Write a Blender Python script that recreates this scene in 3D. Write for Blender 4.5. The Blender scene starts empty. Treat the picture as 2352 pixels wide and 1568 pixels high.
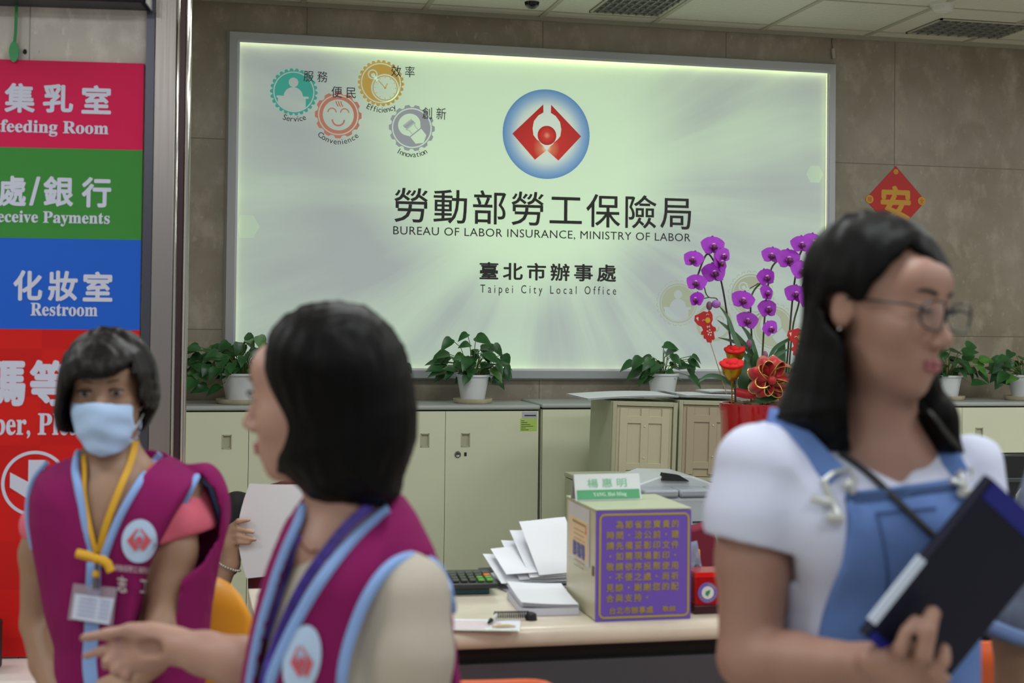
import bpy, bmesh, math, random
import numpy as np
from mathutils import Vector, Matrix
from mathutils.bvhtree import BVHTree
from mathutils.geometry import tessellate_polygon
random.seed(7); np.random.seed(7)
S = bpy.context.scene
COL = S.collection
# ------------------------------------------------------------------ camera, world, lights, exposure
FPX, YAW, PIT, ROL, PY0, CH = 3267.0, 0.22364, 0.02273, 0.01058, 668.0, 1.52
CPOS = Vector((0, 0, CH))
_f = Vector((math.sin(YAW)*math.cos(PIT), math.cos(YAW)*math.cos(PIT), math.sin(PIT)))
_r0 = Vector((math.cos(YAW), -math.sin(YAW), 0)); _u0 = _r0.cross(_f)
RX = _r0*math.cos(ROL)+_u0*math.sin(ROL); UX = -_r0*math.sin(ROL)+_u0*math.cos(ROL); FX = _f
cam = bpy.data.cameras.new('camera'); camo = bpy.data.objects.new('camera', cam); COL.objects.link(camo)
cam.sensor_width = 36; cam.lens = FPX/2352*36; cam.shift_y = (PY0-784)/2352
M = Matrix((RX, UX, -FX)).transposed().to_4x4(); M.translation = CPOS; camo.matrix_world = M
cam.clip_start = .05; cam.dof.use_dof = True; cam.dof.focus_distance = 6.1; cam.dof.aperture_fstop = 3.7
S.camera = camo
S.view_settings.view_transform = 'Standard'; S.view_settings.look = 'None'
S.cycles.use_denoising = True
S.view_settings.exposure = 0.0; S.view_settings.gamma = 1.0; S.view_settings.use_curve_mapping = False
w = bpy.data.worlds.new('world'); S.world = w; w.use_nodes = True
w.node_tree.nodes['Background'].inputs[0].default_value = (.85, .93, 1.0, 1)
w.node_tree.nodes['Background'].inputs[1].default_value = 0.30
ZC = 3.08
def area(name, x, y, z, sx, sy, e, col=(.95, .985, 1)):
    l = bpy.data.lights.new(name, 'AREA'); l.shape = 'RECTANGLE'; l.size = sx; l.size_y = sy; l.energy = e; l.color = col
    o = bpy.data.objects.new(name, l); o.location = (x, y, z); COL.objects.link(o); return o
for lx in (-1.6, .9, 3.4, 5.9):
    for ly in (-.6, 1.9, 4.3):
        area('troffer_light', lx, ly, ZC-.03, 1.2, .6, 26)

def ray(px, py): return (RX*((px-1176)/FPX) + UX*((PY0-py)/FPX) + FX)
def U(px, py, d): return CPOS + ray(px, py)*d
def onZ(px, py, z):
    r = ray(px, py); return CPOS + r*((z-CH)/r.z)
def onY(px, py, y):
    r = ray(px, py); return CPOS + r*(y/r.y)
# ------------------------------------------------------------------ materials
def lin(h):
    if isinstance(h, str):
        h = [int(h[i:i+2], 16)/255 for i in (0, 2, 4)]
    return tuple(c/12.92 if c <= .04045 else ((c+.055)/1.055)**2.4 for c in h)
MATS = {}
def mat(name, col, rough=.6, metal=0, bump=0, bscale=60, var=0, vscale=8, emit=0, alpha=1, trans=0, spec=.5, sheen=0, stretch=(1, 1, 1), coat=0):
    if name in MATS: return MATS[name]
    m = bpy.data.materials.new(name); m.use_nodes = True; MATS[name] = m
    n = m.node_tree.nodes; L = m.node_tree.links; p = n['Principled BSDF']
    c = (*lin(col), 1) if isinstance(col, str) else (*col, 1)
    p.inputs['Base Color'].default_value = c; p.inputs['Roughness'].default_value = rough; p.inputs['Metallic'].default_value = metal
    p.inputs['Specular IOR Level'].default_value = spec
    if sheen: p.inputs['Sheen Weight'].default_value = sheen
    if coat: p.inputs['Coat Weight'].default_value = coat
    if trans: p.inputs['Transmission Weight'].default_value = trans
    if alpha < 1: p.inputs['Alpha'].default_value = alpha
    if emit:
        p.inputs['Emission Color'].default_value = c; p.inputs['Emission Strength'].default_value = emit
    if bump or var:
        tc = n.new('ShaderNodeTexCoord'); mp = n.new('ShaderNodeMapping'); mp.inputs['Scale'].default_value = stretch
        L.new(tc.outputs['Object'], mp.inputs[0])
    if var:
        t = n.new('ShaderNodeTexNoise'); t.inputs['Scale'].default_value = vscale; t.inputs['Detail'].default_value = 6
        L.new(mp.outputs[0], t.inputs['Vector'])
        mx = n.new('ShaderNodeMix'); mx.data_type = 'RGBA'
        mx.inputs[6].default_value = tuple(x*(1-var) for x in c[:3])+(1,); mx.inputs[7].default_value = tuple(min(1, x*(1+var)) for x in c[:3])+(1,)
        mr = n.new('ShaderNodeMapRange'); mr.inputs[1].default_value = .3; mr.inputs[2].default_value = .7
        L.new(t.outputs[0], mr.inputs[0]); L.new(mr.outputs[0], mx.inputs[0]); L.new(mx.outputs[2], p.inputs['Base Color'])
    if bump:
        t = n.new('ShaderNodeTexNoise'); t.inputs['Scale'].default_value = bscale; t.inputs['Detail'].default_value = 4
        L.new(mp.outputs[0], t.inputs['Vector'])
        b = n.new('ShaderNodeBump'); b.inputs['Strength'].default_value = bump; b.inputs['Distance'].default_value = .01
        L.new(t.outputs[0], b.inputs['Height']); L.new(b.outputs[0], p.inputs['Normal'])
    return m
def N(m): return m.node_tree.nodes, m.node_tree.links, m.node_tree.nodes['Principled BSDF']
# ------------------------------------------------------------------ mesh helpers
class MB:
    def __init__(s): s.v = []; s.f = []; s.mi = []; s.cur = 0
    def add(s, vs, fs):
        o = len(s.v); s.v += [tuple(v) for v in vs]
        for f in fs: s.f.append(tuple(i+o for i in f)); s.mi.append(s.cur)
        return s
    def box(s, x0, x1, y0, y1, z0, z1):
        vs = [(x, y, z) for z in (z0, z1) for y in (y0, y1) for x in (x0, x1)]
        return s.add(vs, [(0, 2, 3, 1), (4, 5, 7, 6), (0, 1, 5, 4), (2, 6, 7, 3), (0, 4, 6, 2), (1, 3, 7, 5)])
    def tube(s, path, r, n=8, flat=None, cap=True):
        P = [Vector(p) for p in path]; k = len(P)
        rs = r if isinstance(r, (list, tuple)) else [r]*k
        up = Vector((0, 0, 1)); vs = []; prev = None
        for i in range(k):
            t = (P[min(i+1, k-1)]-P[max(i-1, 0)]).normalized()
            if prev is None:
                a = t.cross(up)
                if a.length < .1: a = t.cross(Vector((1, 0, 0)))
            else: a = prev - t*prev.dot(t)
            a.normalize(); prev = a; b = t.cross(a)
            for j in range(n):
                q = 2*math.pi*j/n
                vs.append(P[i]+a*(rs[i]*math.cos(q))+b*(rs[i]*math.sin(q)))
        fs = [(i*n+j, i*n+(j+1) % n, (i+1)*n+(j+1) % n, (i+1)*n+j) for i in range(k-1) for j in range(n)]
        if cap: fs += [tuple(range(n))[::-1], tuple((k-1)*n+j for j in range(n))]
        return s.add(vs, fs)
    def lathe(s, prof, n=40, c=(0, 0, 0)):
        vs = [(c[0]+r*math.cos(2*math.pi*j/n), c[1]+r*math.sin(2*math.pi*j/n), c[2]+z) for r, z in prof for j in range(n)]
        fs = [(i*n+j, i*n+(j+1) % n, (i+1)*n+(j+1) % n, (i+1)*n+j) for i in range(len(prof)-1) for j in range(n)]
        return s.add(vs, fs)
    def prism(s, pts, y0, y1, f=lambda x, y, z: (x, y, z)):
        """closed 2D polygon (x,z) extruded along y"""
        n = len(pts); vs = [f(p[0], y0, p[1]) for p in pts]+[f(p[0], y1, p[1]) for p in pts]
        tri = tessellate_polygon([[Vector((p[0], p[1], 0)) for p in pts]])
        fs = [tuple(t) for t in tri]+[tuple(i+n for i in t)[::-1] for t in tri]
        fs += [(i, (i+1) % n, (i+1) % n+n, i+n) for i in range(n)]
        return s.add(vs, fs)
    def ball(s, c, r, n=16, m=10, M=None):
        r = r if isinstance(r, (tuple, list)) else (r, r, r); vs = []
        for i in range(m+1):
            a = math.pi*i/m
            for j in range(n):
                q = 2*math.pi*j/n; v = Vector((r[0]*math.sin(a)*math.cos(q), r[1]*math.sin(a)*math.sin(q), r[2]*math.cos(a)))
                if M is not None: v = M @ v
                vs.append(v+Vector(c))
        fs = [(i*n+j, (i+1)*n+j, (i+1)*n+(j+1) % n, i*n+(j+1) % n) for i in range(m) for j in range(n)]
        return s.add(vs, fs)
def link_mesh(name, vs, fs, mats, parent=None, smooth=35, mi=None, loc=(0, 0, 0), rz=0):
    me = bpy.data.meshes.new(name); me.from_pydata(vs, [], fs); me.validate()
    for m in (mats if isinstance(mats, (list, tuple)) else [mats]): me.materials.append(m)
    if mi and len(mi) == len(me.polygons): me.polygons.foreach_set('material_index', mi)
    bm = bmesh.new(); bm.from_mesh(me); bmesh.ops.recalc_face_normals(bm, faces=bm.faces[:]); bm.to_mesh(me); bm.free()
    if smooth:
        me.polygons.foreach_set('use_smooth', [True]*len(me.polygons))
        if smooth < 180: me.set_sharp_from_angle(angle=math.radians(smooth))
    o = bpy.data.objects.new(name, me); COL.objects.link(o)
    if parent is not None: o.parent = parent
    o.location = loc; o.rotation_euler = (0, 0, rz)
    return o
def obj(name, mb, m, parent=None, smooth=35, bevel=0, seg=2, **k):
    o = link_mesh(name, mb.v, mb.f, m, parent, smooth, mb.mi if isinstance(m, (list, tuple)) else None, **k)
    if bevel:
        b = o.modifiers.new('bevel', 'BEVEL'); b.width = bevel; b.segments = seg; b.limit_method = 'ANGLE'; b.angle_limit = math.radians(40)
    return o
def tag(o, label, cat, group=None, kind=None):
    o['label'] = label; o['category'] = cat
    if group: o['group'] = group
    if kind: o['kind'] = kind
    return o
def thing(name, label, cat, loc=(0, 0, 0), rz=0, group=None):
    o = bpy.data.objects.new(name, None); o.empty_display_size = .05; COL.objects.link(o); o.location = loc; o.rotation_euler = (0, 0, rz)
    return tag(o, label, cat, group)
def struct(name, mb, m, **k):
    o = obj(name, mb, m, **k); o['kind'] = 'structure'; return o
# ------------------------------------------------------------------ flat lettering on planes
class Plane:
    def __init__(s, o, e, u): s.o = Vector(o); s.e = Vector(e).normalized(); s.u = Vector(u).normalized(); s.n = s.e.cross(s.u).normalized()
    def px(s, x, y):
        r = ray(x, y); t = (s.o-CPOS).dot(s.n)/r.dot(s.n); p = CPOS+r*t-s.o
        return p.dot(s.e), p.dot(s.u)
    def at(s, a, b, h=0): return s.o+s.e*a+s.u*b+s.n*h
_tc = {}
def tmesh(body, bold=0, space=1.0):
    k = (body, bold, space)
    if k not in _tc:
        c = bpy.data.curves.new('lettering', 'FONT'); c.body = body; c.size = 1; c.space_character = space; c.resolution_u = 3
        o = bpy.data.objects.new('lettering', c); COL.objects.link(o)
        dg = bpy.context.evaluated_depsgraph_get(); me = bpy.data.meshes.new_from_object(o.evaluated_get(dg))
        v = np.array([tuple(x.co)[:2] for x in me.vertices]); f = [tuple(p.vertices) for p in me.polygons]
        bpy.data.objects.remove(o); bpy.data.curves.remove(c); bpy.data.meshes.remove(me)
        if bold > 0:   # heavier strokes: the outline swept round a small circle
            nv = len(v); V = [v]; F = list(f)
            for i in range(8):
                a = math.pi*i/4; V.append(v+np.array([math.cos(a), math.sin(a)])*bold); F += [tuple(q+nv*(i+1) for q in t) for t in f]
            v = np.concatenate(V); f = F
        _tc[k] = (v, f)
    return _tc[k]
def fit(body, a0, a1, b0, b1, bold=0, space=1.0, keep=False):
    v, f = tmesh(body, bold, space); lo = v.min(0); hi = v.max(0)
    sx = (a1-a0)/(hi[0]-lo[0]); sy = (b1-b0)/(hi[1]-lo[1])
    if keep: sx = sy = min(sx, sy)
    return np.stack([(v[:, 0]-lo[0])*sx+a0, (v[:, 1]-lo[1])*sy+b0], 1), f
class Flat:
    """collects flat shapes on a plane, each on its own small height"""
    def __init__(s, pl, org): s.p = pl; s.mb = MB(); s.org = Vector(org)
    def pts(s, ab, f, h, st=1):
        nv = max(1, len(ab)//st); s.mb.add([s.p.at(q[0], q[1], h+4e-5*(i//nv))-s.org for i, q in enumerate(ab)], f); return s
    def text(s, body, xl, xr, yt, yb, h=.0012, bold=0, space=1.0, xm=None):
        a0, b0 = s.p.px(xl, yb); a1, _ = s.p.px(xr, yb); b1 = s.p.px(xl, yt)[1]
        ab, f = fit(body, a0, a1, b0, b1, bold, space); return s.pts(ab, f, h, 9 if bold > 0 else 1)
    def poly(s, ab, h=.001):
        t = tessellate_polygon([[Vector((a, b, 0)) for a, b in ab]]); return s.pts(ab, [tuple(x) for x in t], h)
    def polypx(s, pp, h=.001): return s.poly([s.p.px(*q) for q in pp], h)
    def disc(s, c, r, h=.001, n=48, sq=1, a0=0, a1=2*math.pi):
        return s.poly([(c[0]+r*math.cos(a0+(a1-a0)*i/n), c[1]+r*sq*math.sin(a0+(a1-a0)*i/n)) for i in range(n+(a1-a0 < 6.28))], h)
    def ring(s, c, r0, r1, h=.001, n=64, a0=0, a1=2*math.pi):
        ab = [(c[0]+r*math.cos(a0+(a1-a0)*i/n), c[1]+r*math.sin(a0+(a1-a0)*i/n)) for i in range(n+1) for r in (r0, r1)]
        return s.pts(ab, [(2*i, 2*i+1, 2*i+3, 2*i+2) for i in range(n)], h)
    def line(s, pp, wd, h=.001):
        for (a, b), (c, d) in zip(pp[:-1], pp[1:]):
            L = math.hypot(c-a, d-b) or 1; nx, ny = -(d-b)/L*wd/2, (c-a)/L*wd/2
            s.pts([(a+nx, b+ny), (a-nx, b-ny), (c-nx, d-ny), (c+nx, d+ny)], [(0, 1, 2, 3)], h)
        return s
    def done(s, name, m, parent=None, smooth=0): return obj(name, s.mb, m, parent, smooth=smooth)
def arc_text(fl, body, c, r, a0, a1, size, h=.0012):
    n = len(body); ws = [1.0 if ch not in 'il' else .55 for ch in body]; tot = sum(ws); acc = 0
    for ch, wd in zip(body, ws):
        a = a0+(a1-a0)*(acc+wd/2)/tot; acc += wd
        v, f = tmesh(ch, 0, 1.0); mx = (v[:, 0].min()+v[:, 0].max())/2
        q = a+math.pi/2; x = (v[:, 0]-mx)*size; y = (v[:, 1]-.7)*size
        ab = np.stack([c[0]+r*math.cos(a)+x*math.cos(q)-y*math.sin(q), c[1]+r*math.sin(a)+x*math.sin(q)+y*math.cos(q)], 1)
        fl.pts(ab, f, h)
LW = [(-.09, .66), (-.085, .48), (-.2, .41), (-.30, .28), (-.33, .12), (-.31, -.03), (-.24, -.12), (-.17, -.17), (-.14, -.22), (-.08, -.27), (0, -.36), (-.27, -.58), (-.79, -.02)]
def arcpts(c, r, a0, a1, n=16): return [(c[0]+r*math.cos(a0+(a1-a0)*i/n), c[1]+r*math.sin(a0+(a1-a0)*i/n)) for i in range(n+1)]
# ------------------------------------------------------------------ setting
WY = 7.0
def stone(name, c1, c2, jx, jz, joint=.0035):
    m = mat(name, c1, rough=.38, spec=.4); n, L, p = N(m)
    tc = n.new('ShaderNodeTexCoord'); sp = n.new('ShaderNodeSeparateXYZ'); L.new(tc.outputs['Object'], sp.inputs[0])
    def noise(sc, det, st=(1, 1, 1)):
        mp = n.new('ShaderNodeMapping'); mp.inputs['Scale'].default_value = st; L.new(tc.outputs['Object'], mp.inputs[0])
        t = n.new('ShaderNodeTexNoise'); t.inputs['Scale'].default_value = sc; t.inputs['Detail'].default_value = det; t.inputs['Roughness'].default_value = .6
        L.new(mp.outputs[0], t.inputs['Vector']); return t.outputs[0]
    def ramp(x, a, b):
        r = n.new('ShaderNodeMapRange'); r.inputs[1].default_value = a; r.inputs[2].default_value = b; L.new(x, r.inputs[0]); return r.outputs[0]
    def mix(f, a, b):
        x = n.new('ShaderNodeMix'); x.data_type = 'RGBA'
        for i, v in ((6, a), (7, b)):
            if isinstance(v, tuple): x.inputs[i].default_value = (*v, 1)
            else: L.new(v, x.inputs[i])
        L.new(f, x.inputs[0]); return x.outputs[2]
    a = lin(c1); b = lin(c2)
    col = mix(ramp(noise(2.2, 5), .35, .7), a, b)
    light = tuple(min(1, x*1.3) for x in b); dark = tuple(x*.75 for x in a)
    col = mix(ramp(noise(9, 8, (1, 1, .6)), .5, .8), col, light)
    col = mix(ramp(noise(30, 5, (1, 1, .6)), .60, .78), col, light)
    col = mix(ramp(noise(60, 2), .70, .78), col, dark)
    d = None
    for ax, vals in (('X', jx), ('Z', jz)):
        for v in vals:
            q = n.new('ShaderNodeMath'); q.operation = 'SUBTRACT'; L.new(sp.outputs[ax], q.inputs[0]); q.inputs[1].default_value = v
            ab = n.new('ShaderNodeMath'); ab.operation = 'ABSOLUTE'; L.new(q.outputs[0], ab.inputs[0])
            if d is None: d = ab.outputs[0]
            else:
                mn = n.new('ShaderNodeMath'); mn.operation = 'MINIMUM'; L.new(d, mn.inputs[0]); L.new(ab.outputs[0], mn.inputs[1]); d = mn.outputs[0]
    if d is not None:
        lt = n.new('ShaderNodeMath'); lt.operation = 'LESS_THAN'; L.new(d, lt.inputs[0]); lt.inputs[1].default_value = joint
        col = mix(lt.outputs[0], col, tuple(x*.6 for x in a))
    L.new(col, p.inputs['Base Color']); return m
jx = [onY(px, 60, WY).x for px in (705, 1247, 1668)]+[onY(2055, 200, WY).x]
jx += [jx[0]-.92, jx[3]+.92, jx[3]+1.84]
MW = stone('beige_stone', '867d6a', 'a0978a', jx, [onY(480, 318, WY).z, onY(480, 318, WY).z-.92], .0022)
mb = MB().box(-3.2, 8.2, WY, WY+.15, 0, ZC+.1); struct('wall_back', mb, MW, smooth=0)
mb = MB().box(-3.35, -3.2, -3, WY+.15, 0, ZC+.1); struct('wall_left', mb, mat('hall_paint', 'c9c4b6', .8), smooth=0)
mb = MB().box(8.2, 8.35, -3, WY+.15, 0, ZC+.1); struct('wall_right', mb, mat('hall_paint', 'c9c4b6', .8), smooth=0)
MF = stone('floor_tile', 'b3aca0', 'c4bdb0', [i*.6-3 for i in range(1, 12)], [], .002)
mb = MB().box(-3.35, 8.35, -3, WY+.15, -.1, 0); struct('floor', mb, MF, smooth=0)
# ceiling of slotted metal strips
mc = mat('ceiling_strip', 'e6e4d6', .5); n, L, p = N(mc)
tc = n.new('ShaderNodeTexCoord'); sp = n.new('ShaderNodeSeparateXYZ'); L.new(tc.outputs['Object'], sp.inputs[0])
q = n.new('ShaderNodeMath'); q.operation = 'PINGPONG'; q.inputs[1].default_value = .0125; L.new(sp.outputs['Y'], q.inputs[0])
lt = n.new('ShaderNodeMath'); lt.operation = 'LESS_THAN'; lt.inputs[1].default_value = .0014; L.new(q.outputs[0], lt.inputs[0])
mx = n.new('ShaderNodeMix'); mx.data_type = 'RGBA'; mx.inputs[6].default_value = (*lin('e6e4d6'), 1); mx.inputs[7].default_value = (*lin('8d8a7c'), 1)
L.new(lt.outputs[0], mx.inputs[0]); L.new(mx.outputs[2], p.inputs['Base Color'])
mb = MB().box(-3.35, 8.35, -3, WY+.15, ZC, ZC+.1); struct('ceiling', mb, mc, smooth=0)
MBAR = mat('ceiling_bar', 'b9b6a4', .5); MDARK = mat('shadow_gap', '2a2822', .9)
gx = [onZ(px, py, ZC).x for px, py in ((1273, 12), (1538, 28), (1795, 45), (2033, 63))]
gx = [gx[0]-.6*i for i in (4, 3, 2, 1)]+gx+[gx[3]+.59*i for i in (1, 2, 3)]
mb = MB()
for x in gx: mb.box(x-.012, x+.012, 2, WY, ZC-.006, ZC+.01)
for y in (6.86, 6.26, 5.66): mb.box(-3, 8, y-.006, y+.006, ZC-.004, ZC+.01)
struct('trim_1', mb, MBAR, smooth=0)
mb = MB().box(-3.2, 8.2, WY-.02, WY, ZC-.022, ZC); struct('trim_2', mb, mat('ceiling_angle', '9a9886', .5), smooth=0)
# louvred fixtures set in the ceiling
ML = mat('louvre_metal', 'a9aaa6', .3, .7)
def fixture(x0, x1, y0, y1, label):
    t = thing('ceiling_light', label, 'ceiling light', ((x0+x1)/2, (y0+y1)/2, ZC-.004), group='louvred ceiling lights')
    a, b = (x1-x0)/2, (y1-y0)/2; f = MB()
    for q in ((-a, a, -b, -b+.012), (-a, a, b-.012, b), (-a, -a+.012, -b, b), (a-.012, a, -b, b)): f.box(*q, -.005, .004)
    obj('frame', f, MBAR, t, smooth=0)
    lv = MB()
    for i in range(1, 6): lv.box(-a+.01, a-.01, -b+2*b*i/6-.004, -b+2*b*i/6+.004, -.008, .003)
    for i in range(1, 9): lv.box(-a+2*a*i/9-.004, -a+2*a*i/9+.004, -b+.01, b-.01, -.008, .003)
    obj('louvre', lv, ML, t, smooth=0)
    obj('reflector', MB().box(-a, a, -b, b, .001, .0035), mat('reflector', '8a8c8a', .25, .8), t, smooth=0)
fixture(onZ(2120, 58, ZC).x, onZ(2325, 75, ZC).x, 6.48, 6.84, 'louvred ceiling light at the right edge above the bare stone wall')
fixture(gx[4]+.2, gx[5]-.03, 6.3, 6.80, 'louvred ceiling light at the top edge above the backlit sign')
pd = onZ(2165, 8, ZC)
t = thing('smoke_detector', 'round white smoke detector on the slotted ceiling panels', 'smoke detector', (pd.x, pd.y, ZC))
obj('base', MB().lathe([(0, 0), (.06, 0), (.06, -.012), (.052, -.016), (0, -.016)], 32), mat('white_plastic', 'd9dad2', .35), t)
obj('dome', MB().lathe([(.05, -.014), (.05, -.03), (.042, -.042), (.025, -.048), (0, -.05)], 32), mat('white_plastic', 'd9dad2', .35), t)
pd = onZ(1222, -14, ZC)
t = thing('dome_camera', 'white dome security camera with a dark lens at the top edge', 'security camera', (pd.x, pd.y, ZC))
obj('housing', MB().lathe([(0, 0), (.062, 0), (.062, -.025), (.05, -.04), (0, -.042)], 32), mat('white_plastic', 'd9dad2', .35), t)
obj('lens', MB().lathe([(.036, -.04), (.032, -.056), (.018, -.068), (0, -.072)], 32), mat('black_gloss', '0c0c0e', .1), t)
# ------------------------------------------------------------------ backlit sign
FR = 1.0
x0, x1, z0, z1 = .1612, 3.3432, 1.2317, 2.9237
PW = Plane((x0, WY-.014, z0), (1, 0, 0), (0, 0, 1))   # the printed panel's face
SO = Vector((x0, WY, z0)); SW, SH = x1-x0, z1-z0
sign = thing('lightbox_sign', 'large silver framed backlit wall sign with round red emblem and black lettering', 'sign', SO)
MAL = mat('silver_frame', 'b6babf', .4, .35)
fw = .062
def mitre(name, pts_out, pts_in):
    (a, b), (c, d) = pts_out; (e, f), (g, h) = pts_in
    m_ = MB(); prof = [(0, 0), (.10, -.030), (.22, -.050), (.80, -.055), (.84, -.050), (1.0, -.048), (1.0, -.045), (.5, -.045), (.5, -.001)]
    vs = []
    for t_, y in prof:
        vs += [(a+(e-a)*t_, y, b+(f-b)*t_), (c+(g-c)*t_, y, d+(h-d)*t_)]
    k = len(prof); m_.add(vs, [(2*i, 2*i+1, 2*i+3, 2*i+2) for i in range(k-1)]); m_.f.append((0, 1, 2*k-1, 2*k-2)); m_.mi.append(0)
    return obj(name, m_, MAL, sign, smooth=25)
o4 = [(0, 0), (SW, 0), (SW, SH), (0, SH)]; i4 = [(fw, fw), (SW-fw, fw), (SW-fw, SH-fw), (fw, SH-fw)]
for i in range(4): mitre('frame_rail', (o4[i], o4[(i+1) % 4]), (i4[i], i4[(i+1) % 4]))
mp_ = mat('sign_panel', 'c8dcc4', .35); n, L, p = N(mp_)
cx_, cz_ = PW.px(1252, 440); 
def panel_nodes(m):
    """printed design: soft mint and lavender beams fanning out of one point, with uneven backlight painted in"""
    n, L, p = N(m); g = n.new('ShaderNodeNewGeometry'); sp = n.new('ShaderNodeSeparateXYZ'); L.new(g.outputs['Position'], sp.inputs[0])
    def M2(op, a, b):
        q = n.new('ShaderNodeMath'); q.operation = op
        for i, v in enumerate((a, b)):
            if isinstance(v, (int, float)): q.inputs[i].default_value = v
            elif v is not None: L.new(v, q.inputs[i])
        return q.outputs[0]
    dx = M2('SUBTRACT', sp.outputs['X'], SO.x+cx_); dz = M2('SUBTRACT', sp.outputs['Z'], SO.z+cz_)
    an = M2('ARCTAN2', dz, dx); r = M2('SQRT', M2('ADD', M2('MULTIPLY', dx, dx), M2('MULTIPLY', dz, dz)), None)
    cb = n.new('ShaderNodeCombineXYZ'); L.new(M2('COSINE', an, None), cb.inputs[0]); L.new(M2('SINE', an, None), cb.inputs[1]); L.new(M2('MULTIPLY', r, .12), cb.inputs[2])
    def noi(sc, det, vec):
        t = n.new('ShaderNodeTexNoise'); t.inputs['Scale'].default_value = sc; t.inputs['Detail'].default_value = det; L.new(vec, t.inputs['Vector']); return t.outputs[0]
    ray_ = noi(2.3, 5, cb.outputs[0]); cloud = noi(.9, 2, g.outputs['Position'])
    def mr(x, a, b, c=0, d=1):
        q = n.new('ShaderNodeMapRange'); q.interpolation_type = 'SMOOTHSTEP'; q.inputs[1].default_value = a; q.inputs[2].default_value = b; q.inputs[3].default_value = c; q.inputs[4].default_value = d; L.new(x, q.inputs[0]); return q.outputs[0]
    fan = M2('ADD', M2('MULTIPLY', M2('COSINE', M2('ADD', an, 1.2), None), .45), 1.0)      # greys outwards, sooner towards the lower right: print plus uneven backlight put into colour
    k = M2('MULTIPLY', mr(M2('MULTIPLY', r, fan), .38, 1.0), M2('ADD', M2('MULTIPLY', mr(ray_, .36, .64), .55), M2('MULTIPLY', mr(cloud, .3, .7, .3, .6), 1.0)))
    k = M2('MINIMUM', k, 1.0)
    mx = n.new('ShaderNodeMix'); mx.data_type = 'RGBA'; mx.inputs[6].default_value = (*lin('c8e2c2'), 1); mx.inputs[7].default_value = (*lin('9fa9a8'), 1)
    L.new(k, mx.inputs[0])
    # pale hexagon outlines printed near the left and right ends
    L.new(mx.outputs[2], p.inputs['Base Color']); L.new(mx.outputs[2], p.inputs['Emission Color']); p.inputs['Emission Strength'].default_value = .57
panel_nodes(mp_); p.inputs['Roughness'].default_value = .45; p.inputs['Specular IOR Level'].default_value = .2
obj('printed_panel', MB().box(.012, SW-.012, -.014, -.001, .012, SH-.012), mp_, sign, smooth=0)
MLED = mat('led_strip', (1.0, 1.0, .50), emit=4.2)
obj('light_strip', MB().box(fw-.012, SW-fw+.012, -.036, -.026, SH-fw+.004, SH-fw+.010), MLED, sign, smooth=0)
obj('light_strip', MB().box(fw-.012, SW-fw+.012, -.036, -.030, fw-.010, fw-.004), mat('led_strip_side', (1.0, 1.0, .45), emit=1.6), sign, smooth=0)
for q in ((fw-.010, fw-.004), (SW-fw+.004, SW-fw+.010)): obj('light_strip', MB().box(q[0], q[1], -.036, -.030, fw, SH-fw), mat('led_strip_side', (1.0, 1.0, .45), emit=1.6), sign, smooth=0)
MINK = mat('black_ink', '23251f', .5); MNAVY = mat('navy_ink', '2c2c48', .5)
def flat(): return Flat(PW, SO)
f = flat(); f.text('勞動部勞工保險局', 905, 1587, 430, 510, bold=.006, space=1.12); f.done('lettering', MINK, sign)
f = flat(); f.text('BUREAU OF LABOR INSURANCE, MINISTRY OF LABOR', 903, 1586, 519, 541, space=1.06); f.done('lettering', MINK, sign)
f = flat(); f.text('臺北市辦事處', 1101, 1415, 601, 642, bold=.022, space=1.35); f.done('lettering', MINK, sign)
f = flat(); f.text('Taipei City Local Office', 1103, 1415, 653, 678, bold=0, space=1.6); f.done('lettering', MINK, sign)
for b, a, c, d, e in (('服 務', 697, 752, 162, 187), ('便 民', 761, 817, 198, 224), ('效 率', 898, 952, 150, 176), ('創 新', 970, 1024, 246, 273)):
    f = flat(); f.text(b, a, c, d, e, h=.0052); f.done('lettering', MNAVY, sign)
# round emblem: blue edged disc, red wings and ball
def radial(name, stops, c, s=1):
    m = mat(name, 'ffffff', .4); n, L, p = N(m); g = n.new('ShaderNodeNewGeometry'); v = n.new('ShaderNodeVectorMath'); v.operation = 'DISTANCE'
    L.new(g.outputs['Position'], v.inputs[0]); v.inputs[1].default_value = c
    mr = n.new('ShaderNodeMapRange'); mr.inputs[2].default_value = s; L.new(v.outputs['Value'], mr.inputs[0])
    r = n.new('ShaderNodeValToRGB'); L.new(mr.outputs[0], r.inputs[0])
    while len(r.color_ramp.elements) < len(stops): r.color_ramp.elements.new(.5)
    for e_, (po, co) in zip(r.color_ramp.elements, stops): e_.position = po; e_.color = (*lin(co), 1)
    L.new(r.outputs[0], p.inputs['Base Color']); L.new(r.outputs[0], p.inputs['Emission Color']); p.inputs['Emission Strength'].default_value = .42; return m
ec = PW.px(1255, 308); er = (PW.px(1355, 308)[0]-PW.px(1155, 308)[0])/2; EW = PW.at(*ec)
f = flat(); f.disc(ec, er, h=.001, n=72); d_ = f.done('emblem_disc', radial('emblem_blue', [(0, 'dfeede'), (.62, 'd3e4d8'), (.85, '86aed0'), (1, '5b8cc0')], EW, er), sign)
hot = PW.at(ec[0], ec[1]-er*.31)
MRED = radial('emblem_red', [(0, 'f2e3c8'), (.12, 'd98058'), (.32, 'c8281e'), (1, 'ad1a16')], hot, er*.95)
def emblem(fl, c, r, h): 
    fl.poly([(c[0]+x*r, c[1]+y*r) for x, y in LW], h); fl.poly([(c[0]-x*r, c[1]+y*r) for x, y in LW], h)
f = flat(); emblem(f, (ec[0]+.01*er, ec[1]), er, .002); f.done('emblem_wings', MRED, sign)
bc = (ec[0]+.01*er, ec[1]-.03*er)
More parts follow.
